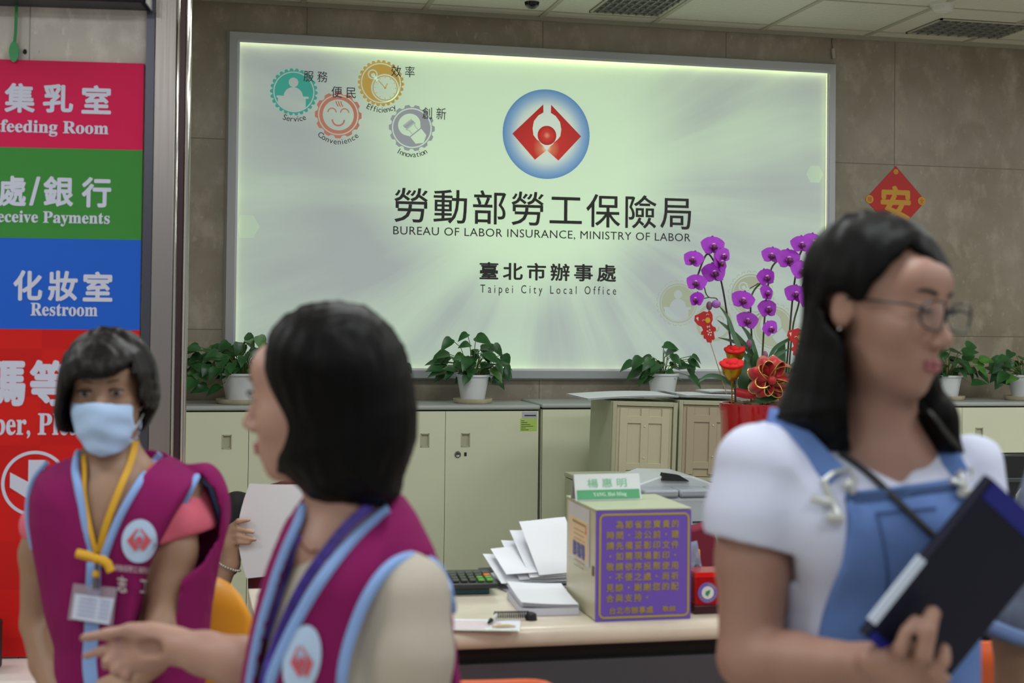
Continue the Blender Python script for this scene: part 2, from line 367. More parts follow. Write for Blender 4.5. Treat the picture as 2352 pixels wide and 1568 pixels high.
f = flat(); f.disc(bc, er*.215, h=.0034); f.done('emblem_ball', radial('emblem_ball_red', [(0, 'e8a088'), (.35, 'd03a26'), (.8, 'c01c18'), (1, 'a81614')], PW.at(*bc), er*.22), sign)
# gear badges
def gear(c, r, teeth, kind, m, cut, h0=.0008, faint=False):
    f = flat(); pts = []
    if kind == 'round':
        for i in range(teeth):
            a = 2*math.pi*i/teeth
            for k in range(7):
                q = -1+2*k/6; rr = r*.90+r*.10*math.sqrt(max(0, 1-q*q)); pts.append((c[0]+rr*math.cos(a+q*.8*math.pi/teeth), c[1]+rr*math.sin(a+q*.8*math.pi/teeth)))
    else:
        for i in range(teeth):
            a = 2*math.pi*i/teeth
            for q, rr in ((-.75, .9), (-.42, 1), (.42, 1), (.75, .9)): pts.append((c[0]+r*rr*math.cos(a+q*math.pi/teeth), c[1]+r*rr*math.sin(a+q*math.pi/teeth)))
    f.poly(pts, h0); f.done('gear_badge', m, sign)
    f = flat(); f.ring(c, r*.81, r*.86, h0+.0008); cut(f, c, r, h0+.0008); f.done('gear_cutout', mp_, sign)
def cut_service(f, c, r, h):
    f.disc((c[0]-.02*r, c[1]+.40*r), .2*r, h); f.poly([(c[0]+x*r, c[1]+y*r) for x, y in [(-.42, -.18), (-.72, -.18), (-.72, -.27), (-.66, -.27), (-.66, -.45)]+[(.81*math.cos(t), .81*math.sin(t)) for t in np.linspace(math.radians(214), math.radians(308), 14)]+[(.5, -.27), (.62, -.27), (.62, -.18), (.38, -.18)]+[(-.02+.4*math.cos(t), -.2+.4*math.sin(t)) for t in np.linspace(.05, math.pi-.05, 16)]], h)
def cut_face(f, c, r, h): f.disc(c, .66*r, h)
def cut_clock(f, c, r, h):
    f.ring((c[0]-.36*r, c[1]+.36*r), .16*r, .21*r, h); f.disc((c[0]-.34*r, c[1]+.33*r), .09*r, h)
    f.disc((c[0]+.18*r, c[1]-.2*r), .5*r, h); f.ring((c[0]+.18*r, c[1]-.2*r), .54*r, .6*r, h); f.line([(c[0]-.3*r, c[1]+.3*r), (c[0]-.15*r, c[1]+.1*r)], .1*r, h)
def cut_bulb(f, c, r, h):
    R_ = math.radians(40); rot = lambda x, y: (c[0]+r*(x*math.cos(R_)+y*math.sin(R_)), c[1]+r*(-x*math.sin(R_)+y*math.cos(R_)))
    rot = lambda x, y: (c[0]+r*(x*math.cos(R_)-y*math.sin(R_)), c[1]+r*(x*math.sin(R_)+y*math.cos(R_)))
    bul = [(-.3, -.22)]+[(.5*math.cos(t), .18+.46*math.sin(t)) for t in np.linspace(math.radians(205), math.radians(-25), 20)]+[(.3, -.22)]
    f.poly([rot(x, y) for x, y in bul], h); f.poly([rot(x, y) for x, y in [(-.3, -.27), (.3, -.27), (.3, -.62), (0, -.8), (-.3, -.62)]], h)
gc = {}
for k, px, py, rr, nt, kd, colr, cut in (('teal', 675, 211, 55, 26, 'round', '3fae9f', cut_service), ('coral', 777, 264, 54, 12, 'flat', 'c9806a', cut_face), ('gold', 875, 191, 53.5, 26, 'round', 'cfab52', cut_clock), ('grey', 946, 294, 53, 14, 'flat', 'a3a9b2', cut_bulb)):
    c = PW.px(px, py); r = (PW.px(px+rr, py)[0]-PW.px(px-rr, py)[0])/2; gc[k] = (c, r)
    m_ = mat('print_'+k, colr, .5); N(m_)[2].inputs['Emission Color'].default_value = (*lin(colr), 1); N(m_)[2].inputs['Emission Strength'].default_value = .32
    gear(c, r, nt, kd, m_, cut)
c, r = gc['coral']; f = flat(); mcor = MATS['print_coral']
for sx in (-1, 1): f.ring((c[0]+sx*.27*r, c[1]+.1*r), .15*r, .2*r, .0026, 16, 0, math.pi)
f.ring((c[0], c[1]-.2*r), .22*r, .29*r, .0026, 20, math.pi, 2*math.pi)
for i in range(3): f.ring((c[0]+(.28+.1*i)*r, c[1]+.62*r), .36*r, .41*r, .0026, 10, math.radians(185), math.radians(222))
f.done('printed_face', mcor, sign)
c, r = gc['gold']; f = flat(); c2 = (c[0]+.18*r, c[1]-.2*r)
for i in range(12):
    a = math.pi*i/6; f.line([(c2[0]+.42*r*math.cos(a), c2[1]+.42*r*math.sin(a)), (c2[0]+.47*r*math.cos(a), c2[1]+.47*r*math.sin(a))], .03*r, .0026)
f.line([c2, (c2[0]-.3*r, c2[1]+.32*r)], .035*r, .0026); f.line([c2, (c2[0]+.1*r, c2[1]+.2*r)], .035*r, .0026); f.disc(c2, .045*r, .0026)
f.done('printed_clock_hands', MATS['print_gold'], sign)
c, r = gc['grey']; f = flat(); R_ = math.radians(40); rot = lambda x, y: (c[0]+r*(x*math.cos(R_)-y*math.sin(R_)), c[1]+r*(x*math.sin(R_)+y*math.cos(R_)))
f.line([rot(-.24+.48*i/40, .2+.13*math.sin(i*math.pi/2.0)) for i in range(41)], .022*r, .0026)
f.line([rot(-.26, .1), rot(-.16, 0), rot(-.16, -.24)], .022*r, .0026); f.line([rot(.26, .1), rot(.16, 0), rot(.16, -.24)], .022*r, .0026)
f.done('printed_filament', MATS['print_grey'], sign)
for b, k, a0, a1 in (('Service', 'teal', 248, 296), ('Convenience', 'coral', 226, 316), ('Efficiency', 'gold', 240, 303), ('Innovation', 'grey', 238, 304)):
    c, r = gc[k]; f = flat(); arc_text(f, b, c, r*1.02, math.radians(a0), math.radians(a1), r*.34); f.done('lettering', MINK, sign)
mfa = mat('print_faint', 'a3ab94', .5); N(mfa)[2].inputs['Emission Color'].default_value = (*lin('a3ab94'), 1); N(mfa)[2].inputs['Emission Strength'].default_value = .36
def faint(px, py, rr, kind):
    c = PW.px(px, py); r = (PW.px(px+rr, py)[0]-PW.px(px-rr, py)[0])/2; f = flat()
    if kind == 'face':
        f.ring(c, r*.72, r*.86, .0008); [f.ring((c[0]+s_*.27*r, c[1]+.1*r), .15*r, .21*r, .0008, 16, 0, math.pi) for s_ in (-1, 1)]; f.ring((c[0], c[1]-.2*r), .2*r, .28*r, .0008, 20, math.pi, 2*math.pi)
    else: f.disc(c, r*.82, .0008); f.ring(c, r*.86, r*.92, .0008)
    n_ = 24
    for i in range(n_ if kind != 'face' else 0):
        a = 2*math.pi*i/n_+(.1); f.ring((c[0]+.97*r*math.cos(a), c[1]+.97*r*math.sin(a)), .075*r, .1*r, .0008, 8, a-1.4, a+1.4)
    f.done('faint_gear_badge', mfa, sign)
    if kind != 'face':
        f = flat(); {'service': cut_service, 'clock': cut_clock, 'bulb': cut_bulb}[kind](f, c, r, .0016); f.done('gear_cutout', mp_, sign)
faint(1558, 696, 47, 'service'); faint(1725, 678, 50, 'clock'); faint(1640, 740, 48, 'face'); faint(1776, 752, 50, 'bulb')
# pale hexagons printed at the ends of the panel
mhx = mat('print_hexagon', 'b2c6b2', .5); N(mhx)[2].inputs['Emission Color'].default_value = (*lin('b2c6b2'), 1); N(mhx)[2].inputs['Emission Strength'].default_value = .5
for px, py, rr in ((566, 520, 30), (1872, 400, 24)):
    c = PW.px(px, py); r = rr/470; f = flat(); f.poly([(max(fw+.004, min(SW-fw-.004, c[0]+r*math.cos(math.pi*i/3))), c[1]+r*math.sin(math.pi*i/3)) for i in range(6)], .0004); f.done('printed_hexagon', mhx, sign)
# cable and clip above the frame's right corner
pc = onY(1908, 62, WY); pe = onY(1911, 112, WY)
cc = thing('junction_clip', 'small beige cable clip on the wall above the sign corner', 'cable clip', (pe.x, WY, pe.z))
o_ = obj('clip_body', MB().box(-.009, .009, -.016, 0, -.055, 0), mat('beige_plastic', 'a8a690', .5), cc, bevel=.002); o_.rotation_euler = (0, math.radians(-6), 0)
obj('wire', MB().tube([(pc.x-pe.x, -.004, ZC-.02-pe.z), (.004, -.004, .08), (-.004, -.005, .04), (.001, -.006, -.005)], .0016, 6), mat('dark_cable', '3c3a32', .6), cc)
# ------------------------------------------------------------------ red diamond poster
pp = [onY(*q, WY) for q in ((2057, 381), (2126, 463), (1987, 456))]
pc = Vector(((pp[1].x+pp[2].x)/2, WY, (pp[1].z+pp[2].z)/2)); hw = (pp[1].x-pp[2].x)/2; hh = pp[0].z-pc.z
po = thing('paper_diamond', 'red diamond paper poster with a gold character on the stone wall', 'poster', pc)
obj('sheet', MB().prism([(0, hh), (-hw, 0), (0, -hh), (hw, 0)], -.0025, 0), mat('poster_red', 'c01a16', .45), po, smooth=0)
PP = Plane(pc+Vector((0, -.003, 0)), (1, 0, 0), (0, 0, 1)); MG = mat('poster_gold', 'd09a2c', .45)
def pf(): return Flat(PP, pc)
f = pf(); ab, ff = fit('安', -hw*.5, hw*.5, -hh*.62, hh*.42, bold=.035); f.pts(ab, ff, .0006, 9); f.done('gold_character', MG, po)
f = pf()
for a, b in ((-hw*.86, 0), (hw*.86, 0), (0, hh*.83)): f.disc((a, b), hw*.125 if b == 0 else hw*.08, .0005)
f.done('gold_roundel', MG, po)
f = pf()
for ch, a in (('穩', -hw*.86), ('全', hw*.86)):
    ab, ff = fit(ch, a-hw*.07, a+hw*.07, -hh*.07, hh*.07); f.pts(ab, ff, .001)
ab, ff = fit('心', -hw*.05, hw*.05, hh*.79, hh*.87); f.pts(ab, ff, .001); f.done('red_lettering', mat('poster_red', 'c01a16'), po)
# ------------------------------------------------------------------ pillar with the coloured direction board
BE = (_r0*math.cos(math.radians(6))+Vector((FX.x, FX.y, 0)).normalized()*math.sin(math.radians(6))).normalized()
BO = U(331, 142, 4.3); BO.z = 0
BRZ = math.atan2(BE.y, BE.x)
PB = Plane(BO, BE, (0, 0, 1))             # board face; +n points to the hall
def bz(y): return PB.px(200, y)[1]
pil = thing('stone_pillar', 'pale stone pillar with polished steel corner behind the coloured board', 'pillar', BO, BRZ); del pil['label'], pil['category']; pil['kind'] = 'structure'
MPS = stone('pillar_stone', 'b9b5ae', 'cfcbc5', [-.34], [], .002)
obj('pillar_core', MB().box(-1.3, .10, .014, .16, 0, ZC), MPS, pil, smooth=0)
MST = mat('brushed_steel', 'a69f9c', .28, .95, bump=.04, bscale=120, stretch=(1, 1, .02)); MST2 = mat('polished_steel', 'd6d4d0', .08, 1.0); MDS = mat('steel_shade', '5a5a66', .3, .8)
px_m = 1/760.
obj('steel_edge', MB().box(.006, .031, -.004, .02, 0, ZC), MDS, pil, smooth=0)
obj('steel_face', MB().box(.033, .096, -.010, .02, 0, ZC), MST, pil, bevel=.002)
obj('steel_highlight', MB().box(.098, .106, -.012, .02, 0, ZC), MST2, pil, bevel=.003)  # highlight line along the steel corner, built in as a bright strip
obj('steel_reflection', MB().box(.107, .123, -.004, .02, 0, ZC), mat('reflection_brown', '4c3a3e', .3, .6), pil, smooth=0)  # dark reflection in the polished steel, put in as a brown strip
m_ = MB(); m_.prism([(.132+.009*math.cos(a), .002+.011*math.sin(a)) for a in np.linspace(0, 6.283, 25)[:-1]], 0, ZC, lambda x, y, z: (x, z, y))
obj('steel_bullnose', m_, MST2, pil, smooth=40)
brd = thing('direction_board', 'tall four colour direction board with white lettering on the stone pillar', 'sign board', BO, BRZ)
ys = [142, 342, 549, 757, 1506]; zs = [bz(y) for y in ys]; BW = 1.02
for i, (nm, cc_) in enumerate((('pink_panel', 'd01a54'), ('green_panel', '3c8a3c'), ('blue_panel', '1f5fcf'), ('red_panel', 'd21c1a'))):
    mm = mat('board_'+nm, cc_, .5, spec=.2)
    if i == 3:
        n, L, p = N(mm); tc = n.new('ShaderNodeTexCoord'); ck = n.new('ShaderNodeTexChecker'); ck.inputs['Scale'].default_value = 7
        ck.inputs['Color1'].default_value = (*lin('cf1d1a'), 1); ck.inputs['Color2'].default_value = (*lin('bf1716'), 1); L.new(tc.outputs['Object'], ck.inputs['Vector']); L.new(ck.outputs[0], p.inputs['Base Color'])
    obj(nm, MB().box(-BW, 0, 0, .012, zs[i+1], zs[i]), mm, brd, smooth=0)
MWT = mat('white_vinyl', 'c9cfe6', .45)
Rinv = Matrix.Rotation(-BRZ, 4, 'Z')
def btext(*items, name='lettering'):
    f = Flat(PB, BO)
    for it in items: f.text(*it[:5], h=.0006, **(it[5] if len(it) > 5 else {}))
    f.mb.v = [tuple(Rinv @ Vector(v)) for v in f.mb.v]; return f.done(name, MWT, brd)
B = dict(bold=.035)
btext(('集', 10, 80, 190, 258, dict(bold=.03)), ('乳', 98, 168, 192, 258, dict(bold=.03)), ('室', 187, 255, 195, 261, dict(bold=.03)), ('哺', -78, -8, 190, 258, dict(bold=.03)))
btext(('𝐁𝐫𝐞𝐚𝐬𝐭𝐟𝐞𝐞𝐝𝐢𝐧𝐠 𝐑𝐨𝐨𝐦', -118, 249, 271, 308, dict(bold=.012)))
btext(('處', -4, 60, 403, 473, dict(bold=.03)), ('/', 67, 92, 405, 472, dict(bold=.02)), ('銀', 99, 168, 404, 474, dict(bold=.03)), ('行', 187, 255, 406, 476, dict(bold=.03)))
btext(('𝐑𝐞𝐜𝐞𝐢𝐯𝐞 𝐏𝐚𝐲𝐦𝐞𝐧𝐭𝐬', -33, 252, 482, 517, dict(bold=.012)))
btext(('化', 30, 97, 620, 690, dict(bold=.03)), ('妝', 110, 178, 621, 691, dict(bold=.03)), ('室', 190, 258, 623, 692, dict(bold=.03)))
btext(('𝐑𝐞𝐬𝐭𝐫𝐨𝐨𝐦', 70, 224, 695, 725, dict(bold=.012)))
btext(('碼', -46, 58, 828, 932, dict(bold=.038)), ('等', 67, 165, 826, 932, dict(bold=.038)))
btext(('𝐍𝐮𝐦𝐛𝐞𝐫, 𝐏𝐥𝐞𝐚𝐬𝐞', -130, 232, 948, 1006, dict(bold=.012)))
f = Flat(PB, BO); c = PB.px(80, 1110); r = 74/760; f.ring(c, r*.90, r, .0006)
f.poly([(c[0]+x*r, c[1]+y*r) for x, y in [(-.2, .72), (.3, .72), (.3, .05), (.74, .34), (.74, -.12), (.03, -.62), (-.74, -.12), (-.74, .34), (-.2, .05)]], .0006)
f.mb.v = [tuple(Rinv @ Vector(v)) for v in f.mb.v]; f.done('down_arrow', MWT, brd)
# monitor housing above the board
mo = thing('wall_monitor', 'dark blue black monitor on the pillar at the top left edge', 'monitor', BO+BE*-.0, BRZ)
zb = bz(20)
obj('housing', MB().box(-1.05, .016, -.12, .013, zb, ZC-.02), mat('monitor_black', '171d2c', .4, spec=.3), mo, bevel=.012)
obj('side_trim', MB().box(.017, .022, -.11, .01, zb-.002, ZC-.03), mat('monitor_trim', '9b9f9a', .35, .4), mo, bevel=.002)
q = PB.px(300, 2); obj('maker_plate', MB().box(q[0]-.04, q[0]+.03, -.1225, -.1195, q[1]-.004, q[1]+.02), mat('white_plastic', 'd9dad2'), mo, smooth=0)
t0, t1 = PB.px(34, 120), PB.px(40, 22)
gt = thing('hanging_tag', 'green oval tag on a cord hanging beside the pink panel', 'tag', BO, BRZ)
m_ = MB(); m_.prism([(t0[0]+.0145*math.cos(a), t0[1]+.031*math.sin(a)) for a in np.linspace(0, 6.283, 25)[:-1]], -.012, -.007); obj('oval_tag', m_, mat('green_plastic', '1f9150', .4), gt, smooth=0)
obj('cord', MB().tube([(t0[0]+.001, -.008, t0[1]+.028), (t0[0]+.004, -.01, (t0[1]+t1[1])/2), (t1[0], -.012, t1[1]+.02)], .0045, 8), MATS['green_plastic'], gt)
q = PB.px(55, 117); sc_ = thing('wall_bolt', 'dark bolt head in the pillar stone beside the green tag', 'bolt', BO, BRZ)
obj('bolt_head', MB().ball((q[0], .012, q[1]), (.006, .006, .008), 12, 8), MDARK, sc_)
# ledge and dark box at the foot of the board
lz = onZ(40, 1536, 0); zl = bz(1507)
bl = thing('low_bench', 'low pinkish stone bench with pale edge below the red panel', 'bench', BO+BE*-.55, BRZ)
obj('bench_body', MB().box(-.5, .42, -.26, .0, 0, zl-.03), mat('pink_stone', 'a98380', .5, var=.1, vscale=20), bl, bevel=.01)
obj('bench_edge', MB().box(-.51, .43, -.275, .01, zl-.03, zl-.004), mat('pale_edge', 'c8c2bd', .4), bl, bevel=.008)
q = PB.px(-2, 1440)
bs = thing('speaker_box', 'black box with rounded top on the low bench at the left edge', 'box', BO+BE*q[0]-PB.n*-.14, BRZ)
obj('box_body', MB().box(-.06, .033, -.05, .05, zl-.004, zl+.135), mat('matte_black', '121316', .6), bs, bevel=.006)
obj('box_top', MB().box(-.06, .026, -.05, .05, zl+.1355, zl+.168), mat('dark_plum', '2e2228', .5), bs, bevel=.014, seg=3)
# ------------------------------------------------------------------ low steel cupboards along the back wall
CY = 6.55; MCAB = mat('cabinet_cream', 'dce0c4', .42, bump=.05, bscale=400, var=.02, vscale=3); MTOP = mat('cabinet_top_grey', 'aab0ad', .4); MTE = mat('top_edge', 'b4bab8', .35); MGAP = mat('shadow_gap', '2a2822')
def cupboard(x0, x1, label, ztop=1.135, doors=2, lock=True, sticker=False):
    t = thing('steel_cupboard', label, 'cupboard', (x0, CY, 0), group='steel cupboards under the sign'); W = x1-x0; D = WY-CY-.02
    obj('carcass', MB().box(0, W, .012, D, 0, ztop-.028), MCAB, t, smooth=0)
    obj('plinth_shadow', MB().box(.004, W-.004, .0068, .02, .02, ztop-.022), MGAP, t, smooth=0)
    obj('worktop', MB().box(-.003, W+.003, -.012, D, ztop-.022, ztop), MTOP, t, bevel=.008)
    dw = W/doors
    for i in range(doors):
        a, b = i*dw+(.004 if i == 0 else .0012), (i+1)*dw-(.005 if i == doors-1 else .0012)
        right = i % 2; hx = (a+.095) if right else (b-.095); hz = ztop-.162; hw, hh = .019, .029
        dz = ztop-.0285; d = MB()
        # door face with a real pocket for the pull
        for q in ((a, hx-hw, .03, dz), (hx+hw, b, .03, dz), (hx-hw, hx+hw, .03, hz-hh), (hx-hw, hx+hw, hz+hh, dz)): d.box(q[0], q[1], -.004, .006, q[2], q[3])
        dr = obj('door', d, MCAB, t, smooth=0)
        fr = MB()
        for q in ((hx-hw-.003, hx-hw+.002, hz-hh-.003, hz+hh+.003), (hx+hw-.002, hx+hw+.003, hz-hh-.003, hz+hh+.003), (hx-hw, hx+hw, hz+hh-.002, hz+hh+.003), (hx-hw, hx+hw, hz-hh-.003, hz-hh+.002)): fr.box(q[0], q[1], -.0065, .0, q[2], q[3])
        fr.box(hx-hw, hx+hw, .0045, .0065, hz-hh, hz+hh)
        obj('recessed_pull', fr, mat('pull_cream', 'b9b99e', .4), dr, smooth=0)
        if right and lock:
            lk = MB(); lk.lathe([(0, .0), (.015, 0), (.015, .005), (.010, .009), (.006, .007), (0, .007)], 20)
            ob = obj('lock', lk, mat('chrome', '8f9294', .25, .9), dr); ob.location = (hx-.037, -.004, hz-.067); ob.rotation_euler = (math.radians(90), 0, 0)
            obj('lock_window', MB().box(hx-.006, hx+.006, -.0052, -.0035, hz-.076, hz-.058), mat('dark_window', '2b3138', .3), dr, smooth=0)
        if sticker and right:
            s0 = b-.088
            obj('asset_label', MB().box(s0+.008, b-.006, -.0048, -.0038, dz-.034, dz-.004), mat('label_grey', 'b6b9c2', .4), dr, smooth=0)
            obj('inventory_sticker', MB().box(s0, b-.007, -.0048, -.0038, dz-.094, dz-.035), mat('label_green', 'b4d66a', .5), dr, smooth=0)
            ln = MB()
            for k in range(6): ln.box(s0+.004, s0+.02+.05*((k*37 % 7)/7), -.0053, -.0047, dz-.047-.0085*k, dz-.0445-.0085*k)
            ln.box(s0+.02, b-.012, -.0053, -.0047, dz-.024, dz-.018); obj('label_print', ln, mat('black_ink', '23251f'), dr, smooth=0)
    return t
xs_ = onY(1238, 1000, CY).x; xm = onY(1022.5, 1000, CY).x; W_ = 2*(xs_-xm)
cupboard(xs_-W_, xs_, 'cream steel cupboard with green inventory sticker on its right door', sticker=True)
xl = onY(577, 1000, CY).x; cupboard(xl-W_/2, xs_-W_-.012, 'cream steel cupboard beside the steel pillar corner under the leftmost plant', lock=False)
cupboard(xs_+.012, xs_+W_, 'cream steel cupboard behind the two lattice fronted cabinets', ztop=1.142)
xr = onY(2209, 980, CY).x; cupboard(xs_+W_+.012, xr-W_/2-.012, 'cream steel cupboard hidden behind the orchid and young woman', ztop=1.142)
cupboard(xr-W_/2, xr+W_/2, 'cream steel cupboard with door lock at the right edge', ztop=1.145)
# ------------------------------------------------------------------ potted plants on the cupboards
MLEAF = mat('pothos_leaf', '28582c', .35, var=.35, vscale=18); MLEAF2 = mat('pothos_leaf_light', '4a7c34', .35, var=.3, vscale=30); MSTEM = mat('pothos_stem', '55702f', .5); MPOT = mat('pot_white', 'd9dde0', .35)
def leaf(m, base, dirv, nrm, L, Wd, curl=.25, nseg=6):
    """heart shaped pointed leaf with a folded midrib"""
    d = Vector(dirv).normalized(); s = d.cross(Vector(nrm)).normalized(); u = s.cross(d).normalized(); vs = []
    prof = [(.0, .0), (-.04, .32), (.10, .5), (.32, .5), (.58, .36), (.80, .18), (1.0, .0)]
    for t, wd in prof:
        tt = max(t, 0); c = Vector(base)+d*(L*t)-u*(curl*L*tt*tt)
        e = u*(.25*wd*Wd)
        vs += [c+s*(wd*Wd)+e, c, c-s*(wd*Wd)+e]
    fs = []
    for i in range(len(prof)-1):
        a = i*3; fs += [(a, a+1, a+4, a+3), (a+1, a+2, a+5, a+4)]
    m.add(vs, fs)
def pothos(name, label, loc, pr, ph, n, spread, height, seed, droop=.35, saucer=True, extra=()):
    R = random.Random(seed); t = thing(name, label, 'potted plant', loc, group=None); zb = .018 if saucer else .002
    obj('pot', MB().lathe([(0, zb), (pr*.74, zb), (pr*.98, zb+ph), (pr*1.06, zb+ph), (pr*1.06, zb+ph+.010), (pr*.94, zb+ph+.010), (pr*.9, zb+ph-.02), (0, zb+ph-.02)], 40), MPOT, t, smooth=40)
    if saucer: obj('saucer', MB().lathe([(0, 0), (pr*1.12, 0), (pr*1.2, .008), (pr*1.22, .022), (pr*1.17, .022), (pr*1.12, .012), (0, .010)], 40), mat('saucer_cream', 'b8ae93', .5, var=.15, vscale=30), t, smooth=40)
    lv = MB(); st = MB(); top = zb+ph
    for i in range(n+len(extra)):
        if i < n:
            az = R.uniform(0, 6.283); k = R.random()**.6; hz = R.random()
            el = height*(hz**1.0)*(1-.45*k)-droop*.1*k*(R.random() < .5); rr = spread*k
            tip = Vector((rr*math.cos(az), min(rr*math.sin(az), .14)*.7, top+.015+el)); L = R.uniform(.055, .088)
        else: az, dx, dz, L = extra[i-n]; tip = Vector((dx, R.uniform(-.08, .02), top+dz))
        b = Vector((tip.x*.15, tip.y*.15, top-.01)); mid = (b+tip)*.5+Vector((0, 0, .02+.2*max(0, tip.z-top)))
        st.tube([b, (b*.5+mid*.5)+Vector((0, 0, .012)), mid, tip], .0019, 5)
        out = Vector((tip.x+.02*math.cos(az), tip.y*.5+.015*math.sin(az), 0)); out = out.normalized() if out.length > .001 else Vector((1, 0, 0))
        d = out*R.uniform(.6, 1.1)+Vector((R.uniform(-.3, .3), R.uniform(-.45, .1), R.uniform(-1.1, .35))); nr = Vector((R.uniform(-.3, .3), R.uniform(-1.1, -.35), R.uniform(.5, 1)))
        lv.cur = 1 if R.random() < .08 else 0; leaf(lv, tip, d, nr, L, L*R.uniform(.62, .78), R.uniform(.1, .45))
    so = obj('stems', st, MSTEM, t); obj('leaves', lv, [MLEAF, MLEAF2], t, smooth=60); return t
def onshelf(px, py, z=1.135): q = onZ(px, py, z); q.y = max(CY+.09, min(WY-.16, q.y)); return q
def shelf_x(px, y, z): return Vector((onY(px, 900, y).x, y, z))
pothos('pothos_plant', 'bushy pothos in white pot beside the steel pillar corner', shelf_x(556, 6.72, 1.136), .098, .112, 95, .235, .20, 3, extra=((3.1, -.20, .13, .08), (3.1, -.22, .05, .085), (3.1, -.21, -.02, .085), (3.1, -.16, -.05, .08), (3.1, -.10, -.05, .08)))
pothos('pothos_plant', 'pothos mostly hidden behind the dark bobbed hair, one leaf showing', shelf_x(850, 6.74, 1.136), .075, .10, 22, .13, .12, 5, extra=((0, .165, .065, .05),))
pothos('pothos_plant', 'full pothos in white pot on cream saucer below the sign centre', shelf_x(1086, 6.72, 1.136), .078, .108, 60, .165, .17, 11, extra=((0, -.03, .205, .06), (0, .01, .19, .085), (3.1, -.12, .18, .075), (0, .10, .15, .075), (0, .15, .06, .07), (0, .1, -.035, .06), (3.1, -.02, -.01, .045)))
pothos('pothos_plant', 'sparse pothos in white pot behind the papers on the lattice cabinets', shelf_x(1522, 6.74, 1.143), .076, .108, 30, .165, .125, 19, extra=((0, -.01, .15, .08), (0, .13, .10, .06), (3.1, -.14, .09, .08), (3.1, -.12, .02, .085), (0, .14, .05, .08), (0, .12, -.0, .085)))
pothos('pothos_plant', 'pothos partly hidden behind the spectacled face, leaves showing past her cheek', shelf_x(2175, 6.74, 1.146), .075, .10, 40, .17, .16, 23, extra=((0, .12, .16, .08), (0, .16, .09, .08), (0, .17, .03, .085), (0, .1, -.03, .08)))
pothos('pothos_plant', 'pothos in white pot cut off by the right edge', shelf_x(2352, 6.70, 1.146), .085, .105, 34, .17, .13, 29, extra=((3.1, -.15, .10, .08), (3.1, -.15, .02, .085), (3.1, -.10, .13, .07), (3.1, -.12, -.03, .05)))
# ------------------------------------------------------------------ low side cupboard with two lattice fronted cabinets
MLAT = mat('lattice_cream', 'bab498', .5); MLATF = mat('lattice_frame', 'a8a68c', .45); MSIDE = mat('side_sage', 'b2b89c', .5)
sy = 5.86; sz = .828
sxl = onY(1303, 1090, sy+.52).x
t = thing('side_cupboard', 'low sage side cupboard carrying the two lattice fronted cabinets', 'cupboard', (sxl, sy, 0))
obj('carcass', MB().box(0, 1.5, 0, .52, 0, sz-.022), MSIDE, t, bevel=.004)
obj('worktop', MB().box(-.004, 1.504, -.012, .53, sz-.022, sz), MATS['cabinet_top_grey'], t, bevel=.005)
def lattice_box(pxl, pxr, pyt, y, lab, tilt, tone):
    a = onY(pxl, 1000, y).x; b = onY(pxr, 1000, y).x; zt = onY((pxl+pxr)/2, pyt, y).z
    W = b-a; H = zt-sz-.010; rz = math.radians(-2)
    t = thing('lattice_cabinet', lab, 'cabinet', (a, y, sz+.010), rz, group='lattice fronted cabinets'); t.rotation_euler = (0, math.radians(tilt), rz)
    obj('case', MB().box(0, W, .02, .40, 0, H), MSIDE, t, bevel=.004)
    f = MB(); fwid = .018
    f.box(0, fwid, 0, .02, 0, H); f.box(W-fwid, W, 0, .02, 0, H); f.box(fwid, W-fwid, 0, .02, H-fwid, H); f.box(fwid, W-fwid, 0, .02, 0, fwid); obj('front_frame', f, MLATF, t, bevel=.002)
    m_ = tone
    p_ = MB().box(fwid+.002, W-fwid-.002, .010, .019, fwid+.002, H-fwid-.002)
    iw = W-2*fwid; x0 = fwid
    for u in (.13, .5, .87): p_.box(x0+iw*u-.017, x0+iw*u+.017, .004, .0102, fwid+.012, H-fwid-.010)
    dr = obj('lattice_door', p_, m_, t, bevel=.0015)
    for v in (.20, .78): obj('cross_rail', MB().box(x0+.02*iw+.014, x0+iw*.98-.014, .0045, .0103, H*v-.016, H*v+.016), m_, dr, bevel=.0015)
    k = MB()
    for v in (.31, .70): k.ball((x0+iw*.5, .002, H*v), .0032, 10, 6)
    obj('screw_caps', k, MATS['white_plastic'], dr)
    return t
lattice_box(1403, 1550, 921, 5.90, 'left lattice fronted cream cabinet under the loose papers', 1.6, MLAT)
lattice_box(1556, 1712, 919, 5.92, 'right lattice fronted brownish cabinet behind the red orchid pot', 1.4, mat('lattice_tan', 'a89a82', .5))
MPAP = mat('paper_white', 'dfe3ea', .6); MPAP2 = mat('paper_shade', 'c8cbd6', .6)
def sheet(m, w, h, f=lambda u, v: 0, nx=8, ny=8, th=.0006, T=None):
    """one curved sheet of paper, u along w, v along h"""
    T = T or (lambda p: p); vs = []
    for s_ in (0, th):
        for j in range(ny+1):
            for i in range(nx+1):
                u, v = i/nx, j/ny; z = f(u, v)+s_; vs.append(tuple(T(Vector((w*(u-.5), h*(v-.5), z)))))
    k = (nx+1)*(ny+1); fs = []
    for j in range(ny):
        for i in range(nx):
            a = j*(nx+1)+i; q = (a, a+1, a+nx+2, a+nx+1); fs += [q[::-1], tuple(x+k for x in q)]
    rim = [i for i in range(nx+1)]+[j*(nx+1)+nx for j in range(1, ny+1)]+[ny*(nx+1)+i for i in range(nx-1, -1, -1)]+[j*(nx+1) for j in range(ny-1, 0, -1)]
    for a, b in zip(rim, rim[1:]+rim[:1]): fs.append((a, b, b+k, a+k))
    m.add(vs, fs)
